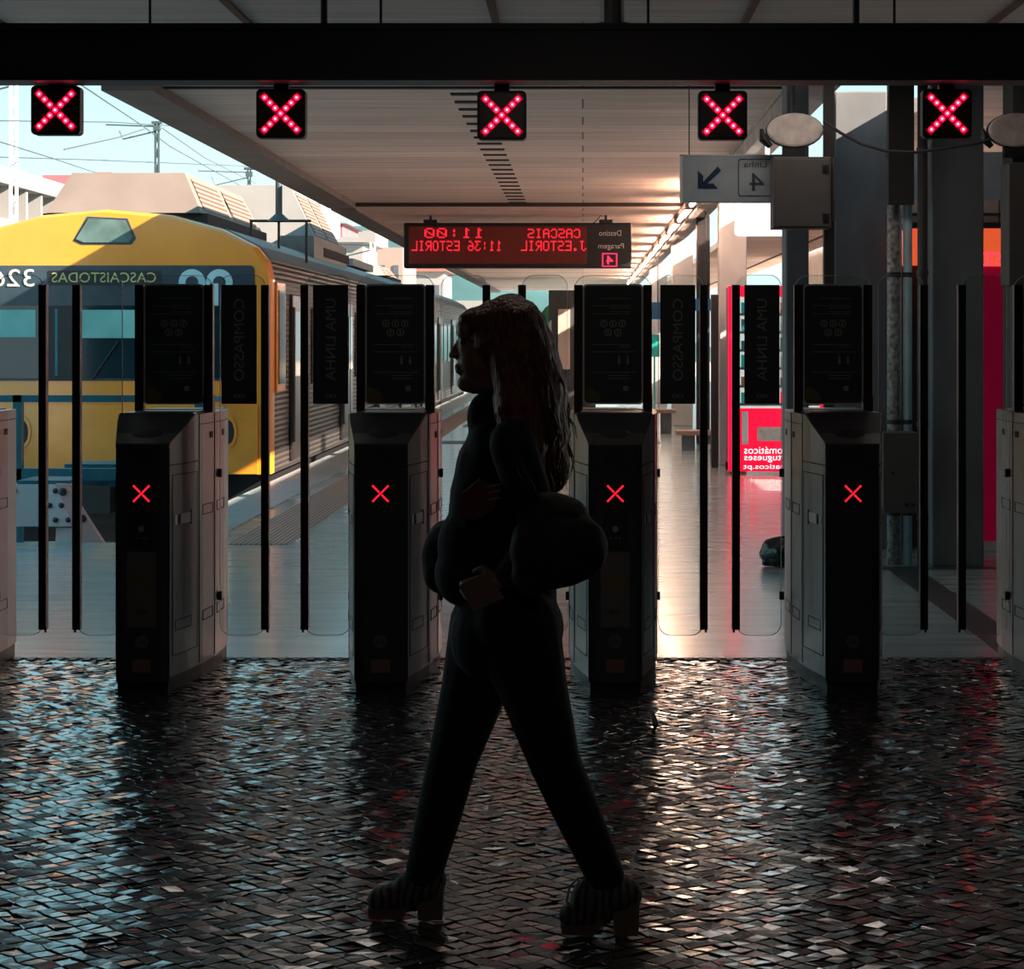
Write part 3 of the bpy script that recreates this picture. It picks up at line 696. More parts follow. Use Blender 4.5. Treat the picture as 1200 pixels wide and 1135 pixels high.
# ------------------------------------------------------------------ buffer stop and rails, end of the track
BY = 15.9
bs = empty('buffer_stop', (px(70, BY), BY, -1.2), 'white riveted buffer stop with pink sloping brace and blue steel frame before the train', 'buffer stop')
def B(mb, name, m, parent=None, bevel=0, smooth=False):
    for i, v in enumerate(mb.v): mb.v[i] = (v[0] - px(70, BY), v[1] - BY, v[2] + 1.2)
    return mb.build(name, m, parent or bs, smooth, bevel)
pl_ = B(MB().box(px(12, BY), px(84, BY), BY, BY + .25, pz(617, BY), pz(567, BY)), 'white_block', 'bufferwhite', None, .008)
for (a, b) in ((17, 575), (65, 575), (58, 592), (72, 592), (65, 609), (80, 609)):
    B(MB().ball((px(a, BY), BY - .005, pz(b, BY)), (.024, .02, .022), 12, 8), 'rivet', 'bolt', pl_, 0, True).location = (0, 0, 0)
br_ = B(MB().prism([(px(68, BY), pz(566, BY)), (px(80, BY), pz(566, BY)), (px(127, BY), pz(640, BY)), (px(100, BY), pz(640, BY))], BY - .09, BY - .01), 'brace', 'bufferpink')
for (a, b) in ((77, 575), (100, 606)): B(MB().ball((px(a, BY), BY - .095, pz(b, BY)), (.032, .02, .032), 12, 8), 'bolt', 'bolt', br_, 0, True)
B(MB().prism([(px(64, BY), pz(619, BY)), (px(86, BY), pz(619, BY)), (px(100, BY), -1.15), (px(52, BY), -1.15)], BY + .05, BY + .2), 'foot', 'bufferwhite')
B(MB().box(px(20, BY), px(80, BY), BY, BY + .5, pz(567, BY), pz(563, BY)), 'top_plate', 'blueframe')
fy = 16.6
fm = MB().box(px(-60, fy), px(240, fy), fy, fy + .12, pz(563, fy), pz(549, fy))
fm.box(px(-60, fy), px(240, fy), fy, fy + .06, pz(471, fy), pz(463, fy)).box(px(15, fy), px(25, fy), fy, fy + .08, -1.2, pz(463, fy)).box(px(228, fy), px(238, fy), fy, fy + .08, -1.2, pz(463, fy))
fm.box(px(-58, fy), px(-50, fy), fy, fy + .08, -1.2, pz(463, fy))
rl = empty('blue_railing', (px(90, fy), fy, -1.2), 'blue steel railing across the track end in front of the train', 'railing')
for i, v in enumerate(fm.v): fm.v[i] = (v[0] - px(90, fy), v[1] - fy, v[2] + 1.2)
fm.build('rail_frame', 'blueframe', rl)
m = MB().box(px(70, fy), px(150, fy), fy + .15, fy + .6, .35, pz(545, fy)); 
for i, v in enumerate(m.v): m.v[i] = (v[0] - px(90, fy), v[1] - fy, v[2] + 1.2)
m.build('equipment_box', 'blueframe', rl)
tag(MB().tube([(px(262, 16.7), 16.7, 0), (px(262, 16.7), 16.7, 1.03)], .022, 10).tube([(px(262, 16.7), 16.7, 0), (px(262, 16.7), 16.7, .02)], .06, 10).build('steel_bollard', 'palesteel'),
    'slim pale steel post at the near end of the platform edge', 'bollard')

# ------------------------------------------------------------------ hanging departure display
DYp = 29.4; ds = F / DYp
disp = empty('departure_display', (px(606.5, DYp), DYp, pz(314, DYp)), 'long red dot-matrix departure display hanging from the canopy, text reversed', 'display')
W_, H_ = 267 / ds, 53 / ds
MB().box(-W_/2, W_/2, 0, .25, 0, H_).build('housing', 'black', disp, False, .02)
dx = lambda x: (x - 606.5) / ds
dz = lambda y: (314 - y) / ds
MB().box(dx(479), dx(688), -.012, 0, dz(309), dz(265.5)).build('display_window', 'dispface', disp)
FONT = {'C': '01110 10001 10000 10000 10000 10001 01110', 'A': '01110 10001 10001 11111 10001 10001 10001', 'S': '01111 10000 10000 01110 00001 00001 11110',
 'I': '01110 00100 00100 00100 00100 00100 01110', '1': '00100 01100 00100 00100 00100 00100 01110', '0': '01110 10001 10011 10101 11001 10001 01110',
 ':': '00000 00100 00100 00000 00100 00100 00000', '.': '00000 00000 00000 00000 00000 00110 00110', 'J': '00111 00010 00010 00010 00010 10010 01100',
 'E': '11111 10000 10000 11110 10000 10000 11111', 'T': '11111 00100 00100 00100 00100 00100 00100', 'O': '01110 10001 10001 10001 10001 10001 01110',
 'R': '11110 10001 10001 11110 10100 10010 10001', 'L': '10000 10000 10000 10000 10000 10000 11111', '3': '11111 00010 00100 00010 00001 10001 01110',
 '6': '00110 01000 10000 11110 10001 10001 01110', ' ': '00000 ' * 6 + '00000', 'B': '11110 10001 10001 11110 10001 10001 11110'}
def matrix(mb, s, xr, xl, z0, z1, y, toX):
    """mirrored: first letter at the right (xr), last at the left (xl)"""
    n = len(s); cw = (xr - xl) / n; pw = cw / 6.0; ph = (z1 - z0) / 7
    for i, ch in enumerate(s):
        rows = FONT[ch].split()
        for r_, row in enumerate(rows):
            for c_, b in enumerate(row):
                if b == '1':
                    X0 = xr - i*cw - (c_ + 1)*pw; Z = z1 - (r_ + 1)*ph
                    mb.box(X0 + pw*.06, X0 + pw*.94, y - .004, y, Z + ph*.06, Z + ph*.94)
m = MB(); matrix(m, 'CASCAIS', dx(680), dx(617), dz(279), dz(268), -.012, None); matrix(m, '11:00', dx(567), dx(495), dz(279), dz(267), -.012, None)
m.build('text_line', 'ledtext', disp)
m = MB(); matrix(m, 'J.ESTORIL', dx(687), dx(609), dz(294), dz(282), -.012, None); matrix(m, '11:36 ESTORIL', dx(588), dx(481), dz(294), dz(282), -.012, None)
m.build('text_line', 'ledtext', disp)
MB().text('Destino', dx(715), dz(273), 6.5/ds, 26/ds, -.006).text('Paragem', dx(716), dz(289), 8/ds, 30/ds, -.006).build('printed_words', 'printwhite', disp)
nb = MB(); ring(nb, [(dx(714.5) + a, dz(304.5) + b) for a, b in ((-.11, -.10), (.11, -.10), (.11, .10), (-.11, .10))], [(dx(714.5) + a, dz(304.5) + b) for a, b in ((-.098, -.088), (.098, -.088), (.098, .088), (-.098, .088))], -.008, 0)
nb.text('4', dx(714.5), dz(304.5), .125, .10, -.008); nb.build('platform_number', 'led', disp)
m = MB()
for xx in (504, 710): m.tube([(dx(xx), .12, H_), (dx(xx), .12, HC - disp.location.z - .03)], .02, 8); m.box(dx(xx) - .1, dx(xx) + .1, .02, .22, H_, H_ + .05)
m.build('hanger', 'black', disp)
m = MB().tube([(dx(695), .12, H_), (dx(700), .12, H_ + .05), (dx(704), .12, H_ + .12), (dx(706), .12, HC - disp.location.z - .05)], .008, 6); m.build('cable', 'cable', disp)

# ------------------------------------------------------------------ line 4 direction sign
LYs = 13.3
lsn = empty('direction_sign', (px(860, LYs), LYs, pz(237, LYs)), 'grey hanging sign with blue arrow and boxed number 4, left of the grey cabinet', 'sign')
k_ = F / LYs
X_ = lambda x: (x - 860) / k_
Z_ = lambda y: (237 - y) / k_
MB().box(X_(798), X_(940), 0, .09, 0, Z_(181)).build('sign_box', 'signgrey', lsn, False, .006)
MB().box(X_(797), X_(800), -.004, .094, 0, Z_(181)).box(X_(797), X_(940), -.004, .094, Z_(182.5), Z_(181)).build('sign_edge', 'white', lsn)
m = MB(); a = 1 / k_
ax0, az0 = X_(819), Z_(221)
m.prism([(X_(818), Z_(221)), (X_(818), Z_(200)), (X_(824), Z_(206)), (X_(824), Z_(213)), (X_(841), Z_(195)), (X_(845), Z_(200)), (X_(829), Z_(215)), (X_(836), Z_(215)), (X_(841), Z_(221))], -.004, 0)
m.build('blue_arrow', 'signblue', lsn)
m = MB(); ring(m, rrect(X_(865), X_(906), Z_(230), Z_(186), .02), rrect(X_(866), X_(905), Z_(229), Z_(187), .018), -.003, 0)
m.text('Linha', X_(885), Z_(192.5), 7/k_, 27/k_, -.003).text('4', X_(887), Z_(213), 21/k_, 17/k_, -.003); m.build('boxed_text', 'signdark', lsn)
m = MB().tube([(X_(930), .045, Z_(181)), (X_(930), .045, HC - lsn.location.z)], .015, 8).tube([(X_(808), .045, Z_(181)), (X_(808), .045, HC - lsn.location.z)], .004, 6); m.build('hanger', 'cable', lsn)
tag(MB().prism(rrect(px(862, 18), px(940, 18), pz(276, 18), pz(205, 18), .04), 18, 18.12).tube([(px(900, 18), 18.06, pz(206, 18)), (px(900, 18), 18.06, HC)], .02).build('light_box', 'backlit'), 'blank white illuminated panel hanging just below the number 4 sign', 'sign')

# ------------------------------------------------------------------ columns, cabinets, pipes on the right
def column(x0, x1, Y, dep, m_, label, h=HC, name='concrete_column', group=None):
    e_ = MB().box(px(x0, Y), px(x1, Y), Y, Y + dep, 0, h).build(name, m_, None, False, .012)
    tag(e_, label, 'column', group); return e_
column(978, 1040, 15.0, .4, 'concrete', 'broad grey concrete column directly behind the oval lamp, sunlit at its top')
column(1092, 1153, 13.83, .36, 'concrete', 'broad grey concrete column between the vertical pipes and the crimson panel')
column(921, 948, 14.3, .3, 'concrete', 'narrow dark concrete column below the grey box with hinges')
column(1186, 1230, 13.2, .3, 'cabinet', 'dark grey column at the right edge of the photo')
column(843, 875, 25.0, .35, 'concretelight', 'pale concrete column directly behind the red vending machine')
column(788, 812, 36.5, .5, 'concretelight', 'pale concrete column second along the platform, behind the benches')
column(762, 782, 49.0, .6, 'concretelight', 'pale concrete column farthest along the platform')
column(817, 832, 30.0, .3, 'shop', 'thin dark steel column left of the pale column')
tag(MB().box(px(966, 13.2), px(978, 13.2), 13.2, 13.28, 0, HC).build('steel_post', 'pipedark'), 'dark square post carrying the grey hinged box', 'post')
cb_ = empty('junction_box', (px(937, 13.15), 13.15, pz(269, 13.15)), 'grey hinged metal box on a post right of the number 4 sign', 'cabinet')
k2 = F / 13.0
MB().box(-34/k2, 34/k2, -.15, .05, 0, 84/k2).build('box_body', 'cabinet', cb_, False, .006)
MB().box(-31/k2, 32/k2, -.156, -.15, .012, 81/k2).build('door', 'cabinet', cb_, False, .003)
for zz in (70, 13): MB().box(24/k2, 31/k2, -.17, -.156, (zz - 4)/k2, (zz + 4)/k2).build('hinge', 'black', cb_)
MB().tube([(40/k2, -.02, 10/k2), (40/k2, -.02, 85/k2)], .012, 8).build('conduit', 'cabinet', cb_)
def lamp(x, y, Y, label):
    e_ = empty('oval_lamp', (px(x, Y), Y, pz(y, Y)), label, 'lamp', 'oval lamps on top of the boxes')
    k = F / Y
    m = MB(); n = 24; A, Bq = 33/k, 20/k
    pts = [(A*math.cos(2*math.pi*i/n), Bq*math.sin(2*math.pi*i/n)) for i in range(n)]
    m.prism(pts, 0, .10); h_ = m.build('lamp_housing', 'lamp', e_, False, .015)
    ring(mb := MB(), [(a*1.03, b*1.03) for a, b in pts], [(a*.96, b*.96) for a, b in pts], .03, .08); mb.build('rim', 'signdark', e_)
    MB().tube([(-A*1.18, .05, Bq*.1), (-A*1.12, .05, -Bq*.5), (-A*.85, .05, -Bq*.95)], [.012, .03, .02], 8).build('side_clamp', 'black', e_)
    MB().box(-14/k, 12/k, .02, .09, -32/k, -17/k).build('mount', 'black', e_)
    return e_
lamp(932, 152, 13.1, 'pale oval lamp on top of the grey hinged box')
lamp(1192, 152, 13.1, 'dark oval lamp on the box at the right edge')
cb2 = empty('tall_box', (px(1202, 13.0), 13.0, pz(335, 13.0)), 'dark grey metal box under the oval lamp at the right edge', 'cabinet')
MB().box(-24/k2, 40/k2, -.1, .15, 0, 143/k2).build('box_body', 'cabinet', cb2, False, .01)
MB().box(-20/k2, 40/k2, -.106, -.1, .02, 139/k2).build('door', 'cabinet', cb2)
# cable sagging between lamps
pts = [(965, 142), (985, 155), (1010, 168), (1040, 176), (1075, 177), (1110, 172), (1150, 166), (1172, 158)]
tag(MB().tube([(px(a, 13.0), 13.0 + .02*i, pz(b, 13.0)) for i, (a, b) in enumerate(pts)], .011, 6).build('sagging_cable', 'cable'), 'thin cable sagging between the two oval lamps', 'cable')
pipes = [('drain_pipe', 1047, 7.5, 'pipemottled', 'thick mottled vertical pipe with flaking paint beside the column', 14.0),
         ('water_pipe', 1063.5, 5.5, 'pipeblue', 'pale blue vertical pipe, rightmost of the pipe pair behind the grey panel', 14.0),
         ('steel_conduit', 1055.5, 1.5, 'lamp', 'thin conduit between the mottled pipe and the pale blue pipe', 14.05),
         ('black_pole', 1081, 6, 'pipedark', 'black round pole left of the right-hand column', 13.6)]
for nme, xc, r, m_, lab, Y in pipes:
    k = F / Y; c = px(xc, Y)
    p = tag(MB().tube([(c, Y, 0), (c, Y, HC)], r/k, 14).build(nme, m_, None, True), lab, 'pipe')
    if r > 2:
        m = MB()
        for zz in (.35, 1.0, 2.05, 2.9): m.tube([(c, Y, zz), (c, Y, zz + .03)], r/k*1.18, 14)
        m.build('clamp', 'pipedark', p)
tag(MB().box(px(1040, 13.85), px(1070, 13.85), 13.8, 13.88, pz(240, 13.85), HC).build('pipe_cover', 'pipedark'), 'dark cover board over the top of the vertical pipes', 'cover')
pb = tag(MB().box(px(1032, 13.6), px(1074, 13.6), 13.5, 13.75, pz(600, 13.6), pz(506, 13.6)).build('electrical_panel', 'cabinet', None, False, .006), 'grey metal electrical panel fixed across the vertical pipes', 'cabinet')
for (a, b) in ((1046, 554), (1062, 591), (1070, 591)): MB().disc(px(a, 13.5), pz(b, 13.5), .012, 13.49, 13.5).build('lock', 'black', pb)
# kiosk behind the columns: crimson body, orange fascia
ky = 14.9; kk = F / ky
kz = empty('ticket_kiosk', (px(1170, ky), ky, 0), 'crimson ticket kiosk with orange lit fascia behind the right-hand column', 'kiosk')
q = lambda x: (x - 1170) / kk
MB().box(q(1146), q(1240), 0, .8, .06, pz(312, ky)).build('crimson_body', 'crimson', kz)
MB().box(q(1144), q(1240), -.01, .8, 0, .07).build('white_base', 'white', kz)
fa = MB().box(q(1062), q(1240), -.05, .7, pz(310, ky), pz(268, ky)).build('lit_fascia', 'orangescreen', kz)
m = MB(); matrix(m, 'BILETES' if False else '1STE', q(1177), q(1150), pz(312, ky), pz(296, ky), -.05, None); m.build('fascia_text', 'led', fa)
MB().box(q(1062), q(1240), -.06, .7, pz(268, ky), pz(261, ky)).box(q(1062), q(1240), -.06, .7, pz(253, ky), pz(250, ky)).build('dark_rails', 'shop', kz)
MB().box(q(1062), q(1240), -.03, .7, pz(261, ky), pz(235, ky)).build('beige_band', 'canopy', kz)
MB().box(q(1062), q(1240), .0, .7, pz(235, ky), pz(178, ky)).build('grey_header', 'signgrey', kz)
MB().box(q(1062), q(1146), .2, .8, 0, pz(310, ky)).build('dark_flank', 'shop', kz)
# bin bag
m = MB(); 
m.ball((px(918, 13.9), 13.9, .10), (.17, .16, .11), 20, 12).capsule((px(905, 13.9), 13.9, .05), .05, (px(893, 13.85), 13.85, .015), .012)
bb = m.build('bin_bag', 'plastic'); remesh(bb, .012, 2); tag(bb, 'crumpled black bin bag on the floor left of the corner gate', 'bag')
for v in bb.data.vertices: v.co += v.normal * (noise.noise(v.co * 14) * .02); v.co.z = max(v.co.z, 0.002)

# ------------------------------------------------------------------ red vending machine
vy = 23.4; kv = F / vy
vm = empty('vending_machine', (px(910, vy), vy, 0), 'bright red snack vending machine with white reversed lettering', 'vending machine')
q = lambda x: (x - 910) / kv
MB().box(q(857), q(972), 0, .85, .10, pz(335, vy)).build('cabinet', 'redside', vm, False, .01)
MB().box(q(853), q(975), -.06, 0, .035, pz(335, vy)).build('front_door', 'red', vm, False, .01)
for xx in (860, 966):
    for yy in (.05, .75): MB().box(q(xx) - .04, q(xx) + .04, yy, yy + .08, 0, .1).build('foot', 'black', vm)
gl_ = MB().box(q(866), q(960), -.068, -.06, pz(478, vy), pz(348, vy)).build('display_window', 'shelf', vm)
m = MB(); rr = random.Random(5)
shelfm = MB()
for r_ in range(6):
    zz = pz(472 - r_ * 21, vy); shelfm.box(q(866), q(960), -.075, -.06, zz - .03, zz)
    for c_ in range(12):
        x0 = q(868 + c_ * 7.6); m = MB().box(x0, x0 + .05, -.073, -.068, zz, zz + rr.uniform(.09, .15))
        mm = ('can', 'red', 'blueframe', 'green', 'white', 'teal', 'rooftile')[rr.randrange(7)]
        m.build('snack_pack', mm, gl_)
shelfm.build('shelf', 'steeldark', gl_)
MB().box(q(869), q(876), -.075, -.06, pz(520, vy), pz(482, vy)).build('keypad_strip', 'white', vm)
MB().box(q(887), q(945), -.075, -.06, pz(516, vy), pz(500, vy)).build('dispensing_flap', 'lamp', vm)
MB().text('automáticos', q(902), pz(527, vy), .085, .62, -.064).text('portugueses', q(902), pz(537, vy), .085, .62, -.064).build('lettering', 'glowwhite', vm)
MB().text('automaticos.pt', q(908), pz(547, vy), .075, .76, -.064).build('web_address', 'glowwhite', vm)
# ------------------------------------------------------------------ benches and little things on the platform
def bench(x0, x1, ytop, ybase, label):
    Y = CH * F / (ybase - HY); e_ = empty('platform_bench', (px((x0 + x1)/2, Y), Y, 0), label, 'bench', 'wooden benches on the platform')
    k = F / Y; hw = (x1 - x0)/2/k; zt = pz(ytop, Y)
    for j in range(4): MB().box(-hw, hw, j*.12, j*.12 + .10, zt - .06, zt).build('seat_slat', 'wood', e_)
    for s in (-.5, .5): MB().box(s*hw - .09, s*hw + .09, .1, .35, 0, zt - .06).build('pedestal', 'concrete', e_)
bench(793, 852, 505, 528, 'wooden slatted bench on concrete foot, nearer of the two on the platform')
bench(748, 792, 480, 508, 'wooden slatted bench farther along the platform')
tag(MB().box(px(815, 28.5), px(838, 28.5), 28.5, 28.56, pz(364, 28.5), pz(350, 28.5)).build('blue_sign', 'bluesign'), 'small blue sign left of the pale column', 'sign')
MB().tube([(px(827, 28.5), 28.53, pz(351, 28.5)), (px(827, 28.5), 28.53, HC)], .01, 6).build('hanger', 'pipedark', bpy.data.objects['blue_sign'])
tag(MB().box(px(760, 40), px(775, 40), 40, 40.06, pz(374, 40), pz(354, 40)).build('blue_sign', 'bluesign'), 'small blue sign seen through the glass right of the middle gate', 'sign')
MB().tube([(px(771, 40), 40.03, pz(355, 40)), (px(771, 40), 40.03, HC)], .01, 6).build('hanger', 'pipedark', bpy.data.objects['blue_sign.001'])
tag(MB().box(px(760, 41), px(773, 41), 41, 41.1, pz(418, 41), pz(392, 41)).box(px(766, 41), px(768, 41), 41.02, 41.08, 0, pz(418, 41)).build('teal_poster', 'teal'), 'teal poster board on a stand beyond the middle gate', 'poster')
tag(MB().box(px(834, 24.6), px(842, 24.6), 24.6, 24.8, 0, pz(345, 24.6)).build('narrow_cabinet', 'shop'), 'narrow dark cabinet beside the vending machine', 'cabinet')
tag(MB().box(px(829, 25.2), px(833, 25.2), 25.2, 25.3, .25, pz(526, 25.2)).box(px(830, 25.2), px(832, 25.2), 25.22, 25.28, 0, .25).build('paper_bin', 'white'), 'small white bin left of the narrow dark cabinet', 'bin')
# lift shaft / shelter beyond the middle
ly = 40.0
ls = empty('platform_shelter', (px(672, ly), ly, 0), 'dark grey glazed shelter on the platform behind her hair', 'shelter')
kl = F / ly
ls_m = MB().box(-29/kl, 26/kl, 0, 3, 0, pz(340, ly)); ls_m.build('shelter_body', 'signdark', ls)
MB().box(-18/kl, -4/kl, -.05, 0, 1.0, pz(362, ly)).build('window', 'canopy', ls)
tag(MB().box(px(672, 33), px(740, 33), 33, 33.2, .0, pz(372, 33)).build('low_wall', 'concretelight'), 'pale low wall on the platform behind the middle gate', 'wall') if False else None
gb = MB()
for k in range(9): gb.ball((px(rnd.uniform(622, 650), 60), 60 + rnd.uniform(-1, 1), rnd.uniform(.4, 2.4)), rnd.uniform(.4, .7), 10, 7)
gb = remesh(gb.build('green_shrub', 'green'), .12, 1)
for v in gb.data.vertices: v.co += v.normal * noise.noise(v.co * 3) * .15
tag(gb, 'green shrub seen at the far end of the platform', 'shrub')

# ------------------------------------------------------------------ beyond: masts, wires, buildings, hill
def mast(x, ytop, Y, m_, wpx, label, head=True):
    k = F / Y; e_ = empty('catenary_mast', (px(x, Y), Y, -1.2), label, 'mast', 'masts carrying the overhead line')
    zt = pz(ytop, Y) + 1.2; hw = wpx/2/k
    m = MB()
    for s in (-1, 1):
        m.box(s*hw - .035, s*hw + .035, -.035, .035, 0, zt)
    z = .4
    while z < zt - .6: m.tube([(-hw, 0, z), (hw, 0, z + .5)], .03, 4); m.tube([(hw, 0, z), (-hw, 0, z + .5)], .03, 4); z += .55
    m.build('lattice', m_, e_)
    if head: MB().box(-6/k, 6/k, -.1, .1, zt, zt + 3/k).box(-4/k, 4/k, -.1, .1, zt - 8/k, zt - 2/k).build('head_gear', 'mast', e_)
    ar = MB().tube([(-hw, 0, zt - 9/k), (-40/k, 0, zt - 18/k), (-44/k, 0, zt - 8/k)], .03, 6).tube([(-hw, 0, zt - 3/k), (-60/k, 0, zt - 1/k)], .03, 6)
    ar.build('cantilever_arm', 'mast', e_)
    return e_
mast(184, 145, 70, 'mast', 4, 'lattice mast with insulators in front of the sky, left of centre')
mast(16, 92, 55, 'mastwhite', 7, 'tall white mast at the left edge', False)
mast(292, 199, 110, 'mast', 3, 'small distant lattice mast above the train roof')
mast(437, 284, 75, 'mastwhite', 5, 'white mast with green boxes beside the far train roof', False)
wires = [[(-30, 141, 50), (130, 143, 60), (210, 148, 80)], [(90, 96, 40), (165, 146, 66), (200, 172, 75), (290, 222, 120)], [(-20, 160, 45), (60, 185, 60), (120, 205, 90)],
         [(75, 175, 50), (138, 161, 55), (172, 150, 62)], [(190, 150, 70), (240, 185, 100), (300, 215, 140)], [(0, 184, 60), (100, 187, 70), (300, 195, 110)]]
for i, wr in enumerate(wires):
    w_ = MB().tube([(px(a, Y), Y, pz(b, Y)) for a, b, Y in wr], .02, 5).build('overhead_wire', 'mast')
    tag(w_, 'thin overhead line wire crossing the pale sky at left', 'wire', 'overhead line wires')
def house(x0, x1, ytop, Y, dep, m_, label, roof=None, rows=2, cols=3, zb=-1.2, name='distant_house'):
    e_ = empty(name, (px((x0+x1)/2, Y), Y, zb), label, 'building'); k = F / Y; hw = (x1 - x0)/2/k; zt = pz(ytop, Y) - zb
    MB().box(-hw, hw, 0, dep, 0, zt).build('walls', m_, e_)
    if roof:
        MB().prism([(-hw - .3, zt), (hw + .3, zt), (hw*.4, zt + hw*.45), (-hw*.4, zt + hw*.45)], -.3, dep + .3).build('roof', roof, e_)
    wz = (zt - 5.5) / max(rows, 1)
    for r_ in range(rows):
        for c_ in range(cols):
            cx = -hw + (c_ + .5) * 2*hw/cols; z0 = zt - (r_ + 1) * 2.3
            MB().box(cx - hw/cols*.38, cx + hw/cols*.38, -.06, .02, z0, z0 + 1.4).build('window', 'bldwin', e_)
    return e_
# terraced white block, receding facade at far left
tb = empty('terrace_block', (-31, 92, -1.2), 'white apartment block with rows of deep balconies at the left edge', 'building')
MB().box(-8, -1.6, 0, 46, 0, 12.1).build('walls', 'bldwhite', tb)
for i in range(4):
    z0 = 12.1 - i * 2.8
    MB().box(-1.6, 0, 0, 46, z0 - .9, z0).build('balcony_slab', 'bldwhite', tb)
for j in range(16):
    MB().box(-1.6, -.2, j*3.0, j*3.0 + .35, 0, 12.1).build('partition', 'bldwhite', tb)
    for i in range(3):
        MB().box(-1.62, -1.58, j*3.0 + .8, j*3.0 + 2.4, 12.1 - i*2.8 - 2.7, 12.1 - i*2.8 - 1.2).build('window', 'bldwin', tb)
house(50, 96, 205, 150, 10, 'bldpink', 'pinkish building behind the train roof at left', None, 1, 3)
house(100, 145, 212, 175, 10, 'bldcream', 'cream building just left of the beige roof unit', 'rooftile', 1, 2)
house(326, 349, 262, 92, 6, 'bldwhite', 'white house left of the gap under the canopy edge', None, 2, 2)
house(350, 376, 238, 100, 8, 'bldwhite', 'tall white house under the corner of the canopy', None, 3, 2)
house(374, 401, 262, 112, 8, 'bldpink', 'pink walled house between the white houses', 'bldwhite', 2, 2)
house(402, 440, 270, 124, 8, 'bldwhite', 'white house right of the pink one', None, 2, 3)
house(395, 425, 284, 85, 6, 'bldwhite', 'low white annex in front of the pink house', 'bldwhite', 1, 2)
house(440, 472, 290, 100, 8, 'bldcream', 'cream house left of the departure display', None, 1, 2)
house(300, 340, 250, 120, 8, 'bldcream', 'pale house with red roof beyond the train', 'rooftile', 1, 3)
house(500, 575, 352, 110, 8, 'bldwhite', 'white building at the far end of the line', None, 0, 0)
house(470, 520, 318, 130, 8, 'bldwhite', 'pale building low on the horizon beyond the train end', 'rooftile', 1, 3)
tag(MB().box(-13.2, -13.0, 80, 125, -1.2, 5.4).build('boundary_wall', 'bldcream'), 'long pale pink wall running behind the train', 'wall')
hm = MB(); hv = []; hf = []
nx, ny = 60, 10
for j in range(ny):
    for i in range(nx):
        x_ = -110 + i * 3.2; y_ = 230 + j * 8
        h_ = max(0, 17 * math.exp(-((x_ + 36)/22)**2) + 11 * math.exp(-((x_ + 70)/14)**2) + 12*math.exp(-((x_ + 8)/20)**2)) * math.sin(min(1, (j + .01)/5) * math.pi/2)
        hv.append((x_, y_, -2 + h_ + noise.noise(Vector((x_*.15, y_*.1, 0))) * 1.5 * (j > 0)))
for j in range(ny - 1):
    for i in range(nx - 1): a = j*nx + i; hf.append((a, a + 1, a + nx + 1, a + nx))
hl = MB().add(hv, hf).build('wooded_hill', 'hill', None, True); tag(hl, 'blue green wooded hill far beyond the houses', 'hill')
# ------------------------------------------------------------------ the walking person
PY = 5.35
def P(x, y, d=0.0, Y=PY):
    s = Y / F; return Vector(((x - VX) * s, Y + d, CH + (HY - y) * s))
def limb(mb, pts):
    for (a, ra), (b, rb) in zip(pts, pts[1:]): mb.capsule(a, ra, b, rb)
person = empty('person', (P(600, 1085).x, PY, 0), 'person with long hair and dark clothes walking left past the ticket gates', 'person')
def K(mb, name, m, voxel, smooth=4, parent=None):
    off = Vector((P(600, 1085).x, PY, 0))
    mb.v = [tuple(Vector(v) - off) for v in mb.v]
    o = mb.build(name, m, parent or person)
    return remesh(o, voxel, smooth) if voxel else o
# joints: near = camera side (smaller Y)
YN, YF = 5.27, 5.41
hipN, hipF = P(604, 735, 0, 5.28), P(578, 735, 0, 5.42)
kneeN, kneeF = P(650, 893, 0, 5.27), P(531, 888, 0, 5.42)
ankN, ankF = P(709, 1025, 0, 5.265), P(497, 1022, 0, 5.41)
b = MB()
# trunk, neck and skull
limb(b, [(P(596, 730), .125), (P(594, 660), .105), (P(590, 590), .115), (P(598, 520), .105), (P(596, 492), .06), (P(590, 452), .052), (P(590, 425), .055)])
limb(b, [(P(600, 512, -.15), .045), (P(600, 512, .15), .045)])
b.ball(P(589, 400), (.098, .076, .105), 24, 16)
b.ball(P(563, 418), (.062, .060, .080), 20, 14)                 # face
b.ball(P(548, 449), (.030, .030, .025), 14, 10); b.ball(P(545, 408), (.020, .04, .035), 14, 10)                 # chin
b.capsule(P(557, 445), .040, P(590, 440), .045)                 # jaw
b.ball(P(546, 386), (.028, .052, .035), 14, 10)                 # brow
b.capsule(P(541, 396), .009, P(532, 412), .011); b.ball(P(529.5, 416), .0105, 10, 8); b.ball(P(534, 417, -.012), .009, 8, 6); b.ball(P(534, 417, .012), .009, 8, 6)
b.ball(P(537.5, 429), (.013, .022, .008), 12, 8); b.ball(P(538.5, 435), (.013, .020, .008), 12, 8)
for s in (-1, 1): b.ball(P(595, 414, s*.074), (.018, .010, .030), 12, 8)
# legs
for h_, k_2, a_ in ((hipN, kneeN, ankN), (hipF, kneeF, ankF)):
    limb(b, [(h_, .088), ((h_ + k_2)/2 + Vector((0.0, 0, 0)), .068), (k_2, .048), (k_2 + (a_ - k_2)*.35, .050), (a_, .034)])
    limb(b, [(a_, .034), (a_ + Vector((-.03, 0, -.06)), .032), (a_ + Vector((-.075, 0, -.09)), .024)])
